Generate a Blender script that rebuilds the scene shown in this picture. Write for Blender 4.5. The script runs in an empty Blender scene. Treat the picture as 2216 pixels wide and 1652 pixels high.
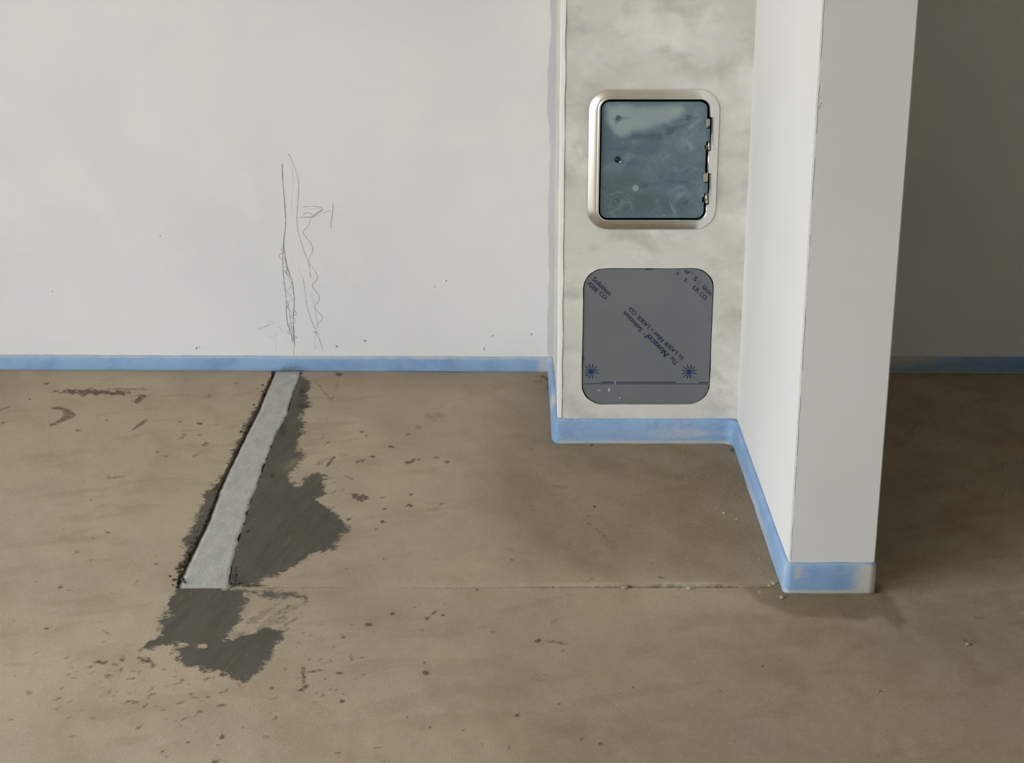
import bpy, bmesh, math, random
import numpy as np
from mathutils import Vector

# ------------------------------------------------------------------ camera, world, light, exposure
S = bpy.context.scene
COL = S.collection
TH = math.radians(19.27)          # downward pitch
H = 1.5                           # eye height
F = 3650.0                        # focal length in px of the 2216 x 1652 frame
cam_d = bpy.data.cameras.new('camera')
cam_d.sensor_fit = 'HORIZONTAL'
cam_d.sensor_width = 36.0
cam_d.lens = 36.0 * F / 2216.0
cam_d.clip_start = 0.05
cam = bpy.data.objects.new('camera', cam_d)
COL.objects.link(cam)
cam.location = (0, 0, H)
cam.rotation_euler = (math.pi / 2 - TH, 0, 0)
S.camera = cam

world = bpy.data.worlds.new('overcast_sky')
S.world = world
world.use_nodes = True
wb = world.node_tree.nodes['Background']
wb.inputs['Color'].default_value = (0.85, 0.925, 1.01, 1)
wb.inputs['Strength'].default_value = 5.0

S.view_settings.view_transform = 'Standard'
S.view_settings.look = 'None'
S.view_settings.exposure = 0.60
S.view_settings.gamma = 1.0
S.view_settings.use_curve_mapping = False
try:
    S.cycles.use_denoising = True
    S.cycles.max_bounces = 6
    S.cycles.diffuse_bounces = 5
    S.cycles.glossy_bounces = 3
    S.cycles.adaptive_threshold = 0.05
    S.cycles.adaptive_min_samples = 12
    S.cycles.caustics_reflective = False
except Exception:
    pass

# room dimensions (metres)
XL, XRT, YFRONT, ZC = -2.9, 3.2, -3.6, 2.6
WY0, WY1, WZ0, WZ1 = -2.2, 3.0, 0.02, 2.45      # opening in the left wall
# sky portal in the window opening (guides sampling of the sky only, adds no light)
pl = bpy.data.lights.new('window_portal', 'AREA')
pl.shape = 'RECTANGLE'
pl.size = WY1 - WY0
pl.size_y = WZ1 - WZ0
pl.cycles.is_portal = True
po = bpy.data.objects.new('window_portal', pl)
COL.objects.link(po)
po.location = (XL - 0.1, (WY0 + WY1) / 2, (WZ0 + WZ1) / 2)
po.rotation_euler = Vector((1, 0, 0)).to_track_quat('-Z', 'Y').to_euler()

# ------------------------------------------------------------------ geometry of the place
def ray(px, py):
    u = (np.asarray(px, float) - 1108.0) / F
    v = -(np.asarray(py, float) - 826.0) / F
    c, s = math.cos(TH), math.sin(TH)
    return u, c + v * s, -s + v * c

def FL(px, py):                      # point of the floor
    dx, dy, dz = ray(px, py)
    t = -H / dz
    return dx * t, dy * t

def FLP(pts):
    a = np.array(pts, float)
    x, y = FL(a[:, 0], a[:, 1])
    return np.stack([x, y], 1)

def to_px(x, y, z=0.0):              # inverse, to read the survey of the floor marks
    c, s = math.cos(TH), math.sin(TH)
    zc = y * c - (z - H) * s
    v = (y * s + (z - H) * c) / zc
    return 1108 + F * x / zc, 826 - F * v

def PL(px, py, Y):                   # point (x, z) of the vertical plane y = Y
    dx, dy, dz = ray(px, py)
    t = Y / dy
    return dx * t, H + dz * t

YP = 3.838        # face of the column with the hatches
YF = 3.024        # front of the pier
XC = 0.1125       # left face of column
XR = 0.5465       # reveal of pier
XE = 0.7165       # right face of pier
YJ = 3.040        # joint between the screed bays
def yb(x):        # the back wall is a little out of square
    return 4.378 - 0.012 * (np.asarray(x, float) - 0.11)
def BW(px, py):
    dx, dy, dz = ray(px, py)
    t = (4.378 + 0.012 * 0.11) / (dy + 0.012 * dx)
    return dx * t, dy * t, H + dz * t

# ------------------------------------------------------------------ helpers
def link(o, parent=None):
    COL.objects.link(o)
    if parent is not None:
        o.parent = parent
    return o

def mesh_obj(name, verts, faces, mat, parent=None, smooth=False):
    me = bpy.data.meshes.new(name)
    me.from_pydata([tuple(map(float, v)) for v in verts], [], faces)
    me.validate()
    me.update()
    if mat is not None:
        me.materials.append(mat)
    if smooth:
        me.polygons.foreach_set('use_smooth', [True] * len(me.polygons))
    return link(bpy.data.objects.new(name, me), parent)

def bm_obj(name, bm, mat, parent=None, smooth=False):
    bmesh.ops.recalc_face_normals(bm, faces=bm.faces)
    me = bpy.data.meshes.new(name)
    bm.to_mesh(me)
    bm.free()
    if mat is not None:
        me.materials.append(mat)
    if smooth:
        me.polygons.foreach_set('use_smooth', [True] * len(me.polygons))
    return link(bpy.data.objects.new(name, me), parent)

def tag(o, label, cat=None, group=None, kind=None):
    o['label'] = label
    if cat: o['category'] = cat
    if group: o['group'] = group
    if kind: o['kind'] = kind
    return o

def box(bm, x0, x1, y0, y1, z0, z1):
    vs = [bm.verts.new(p) for p in ((x0, y0, z0), (x1, y0, z0), (x1, y1, z0), (x0, y1, z0),
                                    (x0, y0, z1), (x1, y0, z1), (x1, y1, z1), (x0, y1, z1))]
    for f in ((0, 3, 2, 1), (4, 5, 6, 7), (0, 1, 5, 4), (1, 2, 6, 5), (2, 3, 7, 6), (3, 0, 4, 7)):
        bm.faces.new([vs[i] for i in f])
    return vs

def grid_mesh(name, patches, mat, parent=None, attrs=None, smooth=True):
    """patches: list of (X, Y, Z) 2-D arrays; attrs: function(verts Nx3) -> dict of float arrays"""
    V, Q, off = [], [], 0
    for X, Y, Z in patches:
        n, m = X.shape
        V.append(np.stack([X.ravel(), Y.ravel(), Z.ravel()], 1))
        idx = np.arange(n * m).reshape(n, m) + off
        Q.append(np.stack([idx[:-1, :-1].ravel(), idx[:-1, 1:].ravel(), idx[1:, 1:].ravel(), idx[1:, :-1].ravel()], 1))
        off += n * m
    V = np.concatenate(V).astype(np.float32)
    Q = np.concatenate(Q).astype(np.int32)
    me = bpy.data.meshes.new(name)
    me.vertices.add(len(V)); me.vertices.foreach_set('co', V.ravel())
    me.loops.add(Q.size); me.loops.foreach_set('vertex_index', Q.ravel())
    me.polygons.add(len(Q)); me.polygons.foreach_set('loop_start', np.arange(0, Q.size, 4, dtype=np.int32))
    me.update(calc_edges=True)
    me.validate()
    if smooth:
        me.polygons.foreach_set('use_smooth', np.ones(len(Q), bool))
    if attrs:
        for k, a in attrs(V.astype(float)).items():
            at = me.attributes.new(k, 'FLOAT', 'POINT')
            at.data.foreach_set('value', np.asarray(a, np.float32))
    me.materials.append(mat)
    return link(bpy.data.objects.new(name, me), parent)

def poly_sdf(P, poly):
    """signed distance, positive inside"""
    poly = np.asarray(poly, float)
    d2 = np.full(len(P), 1e9)
    inside = np.zeros(len(P), bool)
    n = len(poly)
    for i in range(n):
        a, b = poly[i], poly[(i + 1) % n]
        e = b - a
        w = P - a
        t = np.clip((w @ e) / max(e @ e, 1e-12), 0, 1)
        q = w - t[:, None] * e
        d2 = np.minimum(d2, (q * q).sum(1))
        c = ((a[1] <= P[:, 1]) != (b[1] <= P[:, 1]))
        if abs(e[1]) > 1e-12:
            xi = a[0] + (P[:, 1] - a[1]) / e[1] * e[0]
            inside ^= c & (P[:, 0] < xi)
    d = np.sqrt(d2)
    return np.where(inside, d, -d)

def vnoise(x, y, seed=0):
    """smooth value noise 0..1"""
    xi = np.floor(x).astype(np.int64); yi = np.floor(y).astype(np.int64)
    fx = x - xi; fy = y - yi
    fx = fx * fx * (3 - 2 * fx); fy = fy * fy * (3 - 2 * fy)
    def hsh(a, b):
        h = (a * 374761393 + b * 668265263 + seed * 1274126177) & 0xffffffff
        h = ((h ^ (h >> 13)) * 1274126177) & 0xffffffff
        return ((h ^ (h >> 16)) & 0xffff) / 65535.0
    return (hsh(xi, yi) * (1 - fx) + hsh(xi + 1, yi) * fx) * (1 - fy) + (hsh(xi, yi + 1) * (1 - fx) + hsh(xi + 1, yi + 1) * fx) * fy

# ------------------------------------------------------------------ materials
def srgb(r, g, b):
    def f(c):
        c /= 255.0
        return c / 12.92 if c <= 0.04045 else ((c + 0.055) / 1.055) ** 2.4
    return (f(r), f(g), f(b), 1.0)

class NT:
    def __init__(self, name, rough=0.8, metal=0.0, spec=0.3):
        self.m = bpy.data.materials.new(name)
        self.m.use_nodes = True
        self.t = self.m.node_tree
        self.N = self.t.nodes
        self.b = self.N['Principled BSDF']
        self.b.inputs['Roughness'].default_value = rough
        self.b.inputs['Metallic'].default_value = metal
        self.b.inputs['Specular IOR Level'].default_value = spec
        self._co = None
    def L(self, a, b):
        self.t.links.new(a, b)
    def co(self):
        if self._co is None:
            self._co = self.N.new('ShaderNodeTexCoord').outputs['Object']
        return self._co
    def mapped(self, scale, rot=(0, 0, 0), src=None):
        n = self.N.new('ShaderNodeMapping')
        n.inputs['Scale'].default_value = scale
        n.inputs['Rotation'].default_value = rot
        self.L(src or self.co(), n.inputs['Vector'])
        return n.outputs['Vector']
    def noise(self, scale, detail=4, rough=0.55, vec=None, dist=0.0):
        n = self.N.new('ShaderNodeTexNoise')
        n.inputs['Scale'].default_value = scale
        n.inputs['Detail'].default_value = detail
        n.inputs['Roughness'].default_value = rough
        n.inputs['Distortion'].default_value = dist
        self.L(vec or self.co(), n.inputs['Vector'])
        return n.outputs['Fac']
    def voro(self, scale, vec=None, rnd=1.0):
        n = self.N.new('ShaderNodeTexVoronoi')
        n.inputs['Scale'].default_value = scale
        n.inputs['Randomness'].default_value = rnd
        self.L(vec or self.co(), n.inputs['Vector'])
        return n.outputs['Distance']
    def attr(self, name):
        n = self.N.new('ShaderNodeAttribute')
        n.attribute_name = name
        return n.outputs['Fac']
    def ramp(self, v, lo, hi, a=0.0, b=1.0, smooth=True):
        n = self.N.new('ShaderNodeMapRange')
        if smooth: n.interpolation_type = 'SMOOTHSTEP'
        n.inputs['From Min'].default_value = lo
        n.inputs['From Max'].default_value = hi
        n.inputs['To Min'].default_value = a
        n.inputs['To Max'].default_value = b
        self.L(v, n.inputs['Value'])
        return n.outputs['Result']
    def math(self, op, a, b=None):
        n = self.N.new('ShaderNodeMath')
        n.operation = op
        for i, v in enumerate((a, b)):
            if v is None: continue
            if isinstance(v, (int, float)): n.inputs[i].default_value = v
            else: self.L(v, n.inputs[i])
        return n.outputs[0]
    def mix(self, f, a, b, mode='MIX'):
        n = self.N.new('ShaderNodeMix')
        n.data_type = 'RGBA'
        n.blend_type = mode
        for s, v in ((n.inputs[0], f), (n.inputs[6], a), (n.inputs[7], b)):
            if isinstance(v, (int, float)): s.default_value = v
            elif isinstance(v, tuple): s.default_value = v
            else: self.L(v, s)
        return n.outputs[2]
    def color(self, c):
        if isinstance(c, tuple): self.b.inputs['Base Color'].default_value = c
        else: self.L(c, self.b.inputs['Base Color'])
    def bump(self, h, dist=0.002, strength=0.5):
        n = self.N.new('ShaderNodeBump')
        n.inputs['Strength'].default_value = strength
        n.inputs['Distance'].default_value = dist
        self.L(h, n.inputs['Height'])
        self.L(n.outputs['Normal'], self.b.inputs['Normal'])

def plaster(name, base, dark, warm, amount=0.5, sc=2.2, stain=0.0, staincol=None):
    k = NT(name, 0.85, 0, 0.2)
    n1 = k.noise(sc, 2, 0.55)
    n2 = k.noise(sc * 3.3, 3, 0.6)
    n3 = k.noise(160, 1, 0.6)
    c = k.mix(k.ramp(n1, 0.35, 0.72, 0, amount), base, dark)
    c = k.mix(k.ramp(n2, 0.45, 0.75, 0, amount), c, warm)
    if stain:
        n4 = k.noise(sc * 3.4, 5, 0.62, vec=k.mapped((1.0, 1.0, 1.5), (0, 0.3, 0)), dist=0.25)
        c = k.mix(k.ramp(n4, 0.46, 0.74, 0, stain), c, staincol)
    c = k.mix(k.ramp(n3, 0.3, 0.7, 0, 0.06), c, dark)
    k.color(c)
    k.bump(n3, 0.0004, 0.35)
    return k.m

M = {}
M['wall'] = plaster('smooth_white_plaster', srgb(226, 223, 220), srgb(212, 210, 208), srgb(230, 227, 219), 0.55, 1.6)
M['pier'] = plaster('pier_plaster', srgb(222, 219, 214), srgb(208, 205, 199), srgb(222, 218, 208), 0.5, 1.5)
M['column'] = plaster('patchy_skim_plaster', srgb(210, 205, 195), srgb(195, 190, 180), srgb(228, 224, 214), 0.85, 2.6, 0.75, srgb(176, 171, 160))
M['bead'] = plaster('white_bead', srgb(236, 234, 228), srgb(225, 222, 215), srgb(238, 235, 228), 0.3, 4.0)
M['band'] = plaster('grey_plaster', srgb(200, 198, 198), srgb(190, 188, 190), srgb(205, 203, 201), 0.5, 4.0)

def screed():
    k = NT('sandy_screed', 0.9, 0, 0.15)
    big = k.attr('big')
    mid = k.attr('mid')
    streak = k.attr('streak')
    fine = k.noise(420, 2, 0.7)
    grain = fine
    c = k.mix(k.ramp(big, 0.34, 0.66), srgb(190, 173, 148), srgb(181, 165, 143))
    c = k.mix(k.ramp(mid, 0.45, 0.85, 0, 0.38), c, srgb(165, 146, 119))
    c = k.mix(k.ramp(mid, 0.15, 0.45, 0.35, 0), c, srgb(196, 181, 157))
    c = k.mix(k.ramp(streak, 0.58, 0.8, 0, 0.3), c, srgb(160, 141, 115))
    # darker, earthier floor, with some corner shade and light falloff painted in
    damp_shade = k.math('MULTIPLY', k.attr('damp_shade'), k.ramp(mid, 0.25, 0.75, 0.8, 1.1))
    c = k.mix(damp_shade, c, srgb(136, 118, 92))
    f2 = k.noise(95, 3, 0.7)
    # fine specks
    sp = k.math('MULTIPLY', k.ramp(f2, 0.64, 0.72), k.ramp(big, 0.40, 0.65, 0.15, 0.9))
    c = k.mix(k.math('MULTIPLY', sp, 0.55), c, srgb(112, 96, 74))
    c = k.mix(k.math('MULTIPLY', k.attr('lip'), k.ramp(f2, 0.3, 0.6, 0.4, 1)), c, srgb(206, 192, 166))
    # surveyed dirt marks
    st = k.math('MULTIPLY', k.attr('stain'), k.ramp(f2, 0.28, 0.68, 0.6, 1.3))
    c = k.mix(k.ramp(st, 0.10, 0.85, 0, 0.85), c, srgb(82, 68, 49))
    # smeared cement
    f1 = k.noise(30, 4, 0.68, vec=k.mapped((1, 0.75, 1), (0, 0, 0.5)))
    sd = k.math('ADD', k.attr('cement'), k.math('MULTIPLY', k.math('SUBTRACT', f1, 0.5), 0.07))
    sd = k.math('ADD', sd, k.math('MULTIPLY', k.math('SUBTRACT', f2, 0.5), 0.035))
    cf = k.math('MULTIPLY', k.ramp(sd, -0.004, 0.010), k.ramp(k.math('ADD', k.attr('cement_op'), k.math('MULTIPLY', k.math('SUBTRACT', k.attr('brush'), 0.5), 0.45)), 0.2, 0.9, 0.25, 0.97))
    brush = k.attr('brush')
    cc = k.mix(k.ramp(brush, 0.2, 0.8), srgb(76, 75, 69), srgb(88, 86, 79))
    cc = k.mix(k.ramp(mid, 0.4, 0.65, 0, 0.5), cc, srgb(84, 84, 80))
    cc = k.mix(k.ramp(f2, 0.55, 0.8, 0, 0.2), cc, srgb(128, 116, 96))
    c = k.mix(cf, c, cc)
    # dark wet edge
    c = k.mix(k.math('MULTIPLY', k.ramp(k.attr('wet'), 0.2, 0.7), k.ramp(f1, 0.3, 0.6, 0.4, 1)), c, srgb(58, 52, 42))
    c = k.mix(k.ramp(fine, 0.35, 0.7, 0, 0.30), c, srgb(140, 120, 94))
    c = k.mix(k.math('MULTIPLY', k.ramp(f2, 0.5, 0.2, 0, 0.22), k.math('SUBTRACT', 1.0, k.math('MULTIPLY', cf, 0.85))), c, srgb(212, 196, 166))
    c = k.mix(1.0, c, (0.86, 0.87, 0.87, 1), 'MULTIPLY')
    k.color(c)
    h = fine
    k.bump(h, 0.0012, 0.5)
    return k.m
M['screed'] = screed()

def pale_mortar():
    k = NT('pale_mortar', 0.9, 0, 0.15)
    a = k.noise(45, 5, 0.75, vec=k.mapped((1, 0.35, 1)))
    b = k.noise(260, 4, 0.7)
    c = k.mix(k.ramp(a, 0.35, 0.65), srgb(184, 183, 175), srgb(170, 169, 162))
    c = k.mix(k.ramp(b, 0.5, 0.75, 0, 0.5), c, srgb(120, 117, 108))
    c = k.mix(k.ramp(k.attr('edge'), 0.25, 0.95, 0, 0.85), c, srgb(98, 96, 88))
    k.color(c)
    k.bump(b, 0.003, 0.6)
    return k.m
M['mortar'] = pale_mortar()

def foam():
    k = NT('blue_foam', 0.6, 0, 0.3)
    a = k.noise(9, 2, 0.6)
    b = k.noise(90, 5, 0.75, vec=k.mapped((0.6, 0.6, 1.3)))
    c = k.mix(k.ramp(a, 0.35, 0.65), srgb(138, 168, 201), srgb(122, 154, 190))
    c = k.mix(k.ramp(b, 0.45, 0.8, 0, 0.5), c, srgb(158, 178, 198))
    d = k.math('ADD', k.attr('dirt'), k.math('MULTIPLY', k.math('SUBTRACT', b, 0.5), 0.9))
    d = k.math('ADD', d, k.math('MULTIPLY', k.math('SUBTRACT', a, 0.5), 0.5))
    c = k.mix(k.ramp(d, 0.12, 0.95, 0, 0.85), c, srgb(200, 193, 176))
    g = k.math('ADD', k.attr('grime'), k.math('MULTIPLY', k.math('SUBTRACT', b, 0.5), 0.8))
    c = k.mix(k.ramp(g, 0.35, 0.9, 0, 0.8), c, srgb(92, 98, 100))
    k.color(c)
    k.b.inputs['Subsurface Weight'].default_value = 0.0
    k.bump(a, 0.002, 0.3)
    return k.m
M['foam'] = foam()

def steel(name, col, rough):
    k = NT(name, rough, 1.0, 0.5)
    n = k.noise(40, 4, 0.6, vec=k.mapped((1, 1, 0.2)))
    k.color(k.mix(k.ramp(n, 0.2, 0.8), col, tuple(x * 0.94 for x in col[:3]) + (1,)))
    return k.m
M['steel'] = steel('stainless_steel', srgb(240, 238, 234), 0.24)
M['steel_dull'] = steel('dull_steel', srgb(196, 190, 178), 0.4)

def film_door():
    k = NT('blue_film_on_door', 0.35, 0.15, 0.5)
    a = k.noise(14, 6, 0.65, vec=k.mapped((1, 1, 1.3)), dist=1.2)
    b = k.noise(24, 5, 0.65, dist=1.0)
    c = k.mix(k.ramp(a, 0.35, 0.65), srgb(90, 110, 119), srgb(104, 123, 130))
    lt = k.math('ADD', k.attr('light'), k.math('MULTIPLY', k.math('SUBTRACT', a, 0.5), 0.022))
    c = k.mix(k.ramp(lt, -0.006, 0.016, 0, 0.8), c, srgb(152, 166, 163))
    dk = k.math('ADD', k.attr('dull'), k.math('MULTIPLY', k.math('SUBTRACT', a, 0.5), 0.03))
    c = k.mix(k.ramp(dk, -0.016, 0.022, 0, 0.75), c, srgb(84, 95, 97))
    c = k.mix(k.ramp(b, 0.50, 0.75, 0, 0.45), c, srgb(136, 156, 164))
    sm = k.math('ADD', k.attr('smear'), k.math('MULTIPLY', k.math('SUBTRACT', b, 0.5), 0.02))
    c = k.mix(k.ramp(sm, -0.004, 0.008, 0, 0.65), c, srgb(66, 84, 93))
    c = k.mix(k.ramp(k.attr('pale'), 0.0, 0.003, 0, 0.7), c, srgb(160, 168, 168))
    k.color(c)
    k.L(k.ramp(a, 0.3, 0.7, 0.3, 0.55), k.b.inputs['Roughness'])
    k.bump(k.math('ADD', a, k.math('MULTIPLY', b, 0.4)), 0.0015, 0.3)
    return k.m
M['door'] = film_door()

def film_grey():
    k = NT('grey_film_sheet', 0.42, 0.0, 0.4)
    a = k.noise(6, 4, 0.6)
    b = k.noise(300, 3, 0.6)
    c = k.mix(k.ramp(a, 0.3, 0.7), srgb(110, 113, 113), srgb(105, 108, 109))
    c = k.mix(k.ramp(b, 0.3, 0.75, 0, 0.2), c, srgb(120, 122, 122))
    k.color(c)
    k.bump(k.noise(3, 3), 0.002, 0.1)
    return k.m
M['sheet'] = film_grey()

def plain(name, col, rough=0.7, metal=0.0, var=0.15, sc=60):
    k = NT(name, rough, metal, 0.3)
    n = k.noise(sc, 1, 0.6)
    k.color(k.mix(k.ramp(n, 0.3, 0.7), col, tuple(x * (1 - var) for x in col[:3]) + (1,)))
    return k.m
M['navy'] = plain('navy_print', srgb(36, 45, 70), 0.5)
M['navy_blue'] = plain('blue_print', srgb(36, 52, 98), 0.5)
M['greyprint'] = plain('faint_print', srgb(86, 94, 108), 0.5)
M['pale_scuff'] = plain('pale_scuff', srgb(168, 170, 168), 0.6)
M['faint_scuff'] = plain('faint_scuff', srgb(124, 127, 127), 0.5)
M['void'] = plain('dark_cavity', srgb(42, 40, 36), 0.9)
M['gap'] = plain('dark_joint', srgb(52, 46, 38), 0.95)
M['dark_metal'] = plain('dark_socket', srgb(50, 62, 68), 0.3, 0.6)
M['pebble'] = plain('sandy_grit', srgb(176, 160, 132), 0.9, 0, 0.3, 200)
M['clod'] = plain('dark_crumb', srgb(82, 74, 62), 0.95, 0, 0.3, 200)
M['concrete'] = plain('terrace_concrete', srgb(190, 186, 178), 0.9)
M['ceil'] = plain('ceiling_plaster', srgb(232, 225, 208), 0.9, 0, 0.1, 2)
M['rest'] = plain('grey_wall', srgb(205, 201, 192), 0.9, 0, 0.1, 2)
M['raw'] = plain('raw_blockwork', srgb(168, 171, 170), 0.95, 0, 0.2, 8)
M['frame'] = plain('window_frame_grey', srgb(90, 92, 94), 0.5)

def pencil(name, col, thr):
    k = NT(name, 0.6, 0, 0.2)
    k.color(col)
    n = k.noise(420, 3, 0.6)
    n2 = k.noise(24, 3, 0.6)
    f = k.ramp(k.math('ADD', n, k.math('MULTIPLY', k.math('SUBTRACT', n2, 0.5), 0.6)), thr - 0.1, thr + 0.12)
    k.L(f, k.b.inputs['Alpha'])
    return k.m
M['pencil_dark'] = pencil('pencil_dark', srgb(128, 126, 125), 0.38)
M['pencil_mid'] = pencil('pencil_mid', srgb(158, 156, 155), 0.42)
M['pencil_faint'] = pencil('pencil_faint', srgb(182, 180, 178), 0.50)

# ------------------------------------------------------------------ the floor
BL = FLP([(588, 806), (556, 881), (527, 939), (503, 988), (482, 1029), (466, 1069), (449, 1118), (424, 1172), (403, 1212), (389, 1244), (381, 1267)])
BRT = FLP([(651, 806), (634, 854), (622, 899), (600, 935), (585, 975), (573, 1006), (559, 1047), (544, 1083), (534, 1118), (519, 1163), (506, 1208), (496, 1267)])
BM = FLP([(597, 806), (567, 881), (538, 939), (514, 988), (492, 1029), (476, 1069), (460, 1118), (437, 1172), (418, 1212), (400, 1244), (388, 1267)])
def interp_edge(E):
    o = np.argsort(E[:, 1])
    ys, xs = E[o, 1], E[o, 0]
    return lambda y: np.interp(y, ys, xs)
eL, eR, eM = interp_edge(BL), interp_edge(BRT), interp_edge(BM)

def crop4(pts):
    return FLP([(250 + 0.4481 * x, 760 + 0.4481 * y) for x, y in pts])
CEM = []   # (polygon on the floor, opacity)
CEM.append((crop4([(895, 95), (960, 165), (925, 205), (945, 250), (900, 320), (920, 350), (885, 440), (895, 480), (925, 490), (875, 560), (845, 600),
                   (880, 650), (950, 590), (1020, 595), (1010, 690), (985, 720), (1040, 760), (1100, 810), (1140, 850), (1090, 910), (1010, 975),
                   (940, 990), (860, 1040), (800, 1085), (730, 1105), (640, 1140), (545, 1140), (480, 1135), (560, 930), (610, 780), (690, 560),
                   (740, 420), (810, 300), (860, 95)]), 1.0))
CEM.append((crop4([(770, 95), (790, 95), (700, 300), (610, 480), (560, 600), (520, 720), (430, 960), (370, 1135), (300, 1135), (305, 1060), (330, 950),
                   (350, 880), (405, 740), (455, 660), (500, 610), (555, 555), (560, 480), (640, 325), (700, 240), (755, 110)]), 1.0))
CEM.append((crop4([(300, 1125), (545, 1140), (650, 1150), (640, 1230), (610, 1310), (550, 1365), (560, 1395), (720, 1330), (830, 1345), (800, 1400),
                   (730, 1500), (690, 1560), (640, 1590), (600, 1610), (520, 1580), (490, 1550), (400, 1550), (310, 1500), (275, 1420), (200, 1425),
                   (130, 1455), (105, 1440), (190, 1370), (240, 1260), (270, 1160)]), 1.0))
CEM.append((crop4([(640, 1160), (700, 1165), (830, 1160), (915, 1180), (905, 1200), (840, 1190), (760, 1200), (700, 1190)]), 0.75))
CEM.append((crop4([(560, 1380), (700, 1320), (830, 1250), (930, 1205), (840, 1270), (800, 1320), (760, 1335), (650, 1365), (570, 1395)]), 0.5))
CEM.append((crop4([(620, 1320), (700, 1260), (790, 1220), (730, 1280), (650, 1330)]), 0.55))
HOLE = [crop4([(300, 1405), (345, 1410), (350, 1420), (310, 1420)]), crop4([(405, 1415), (440, 1418), (438, 1432), (410, 1430)])]

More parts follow.
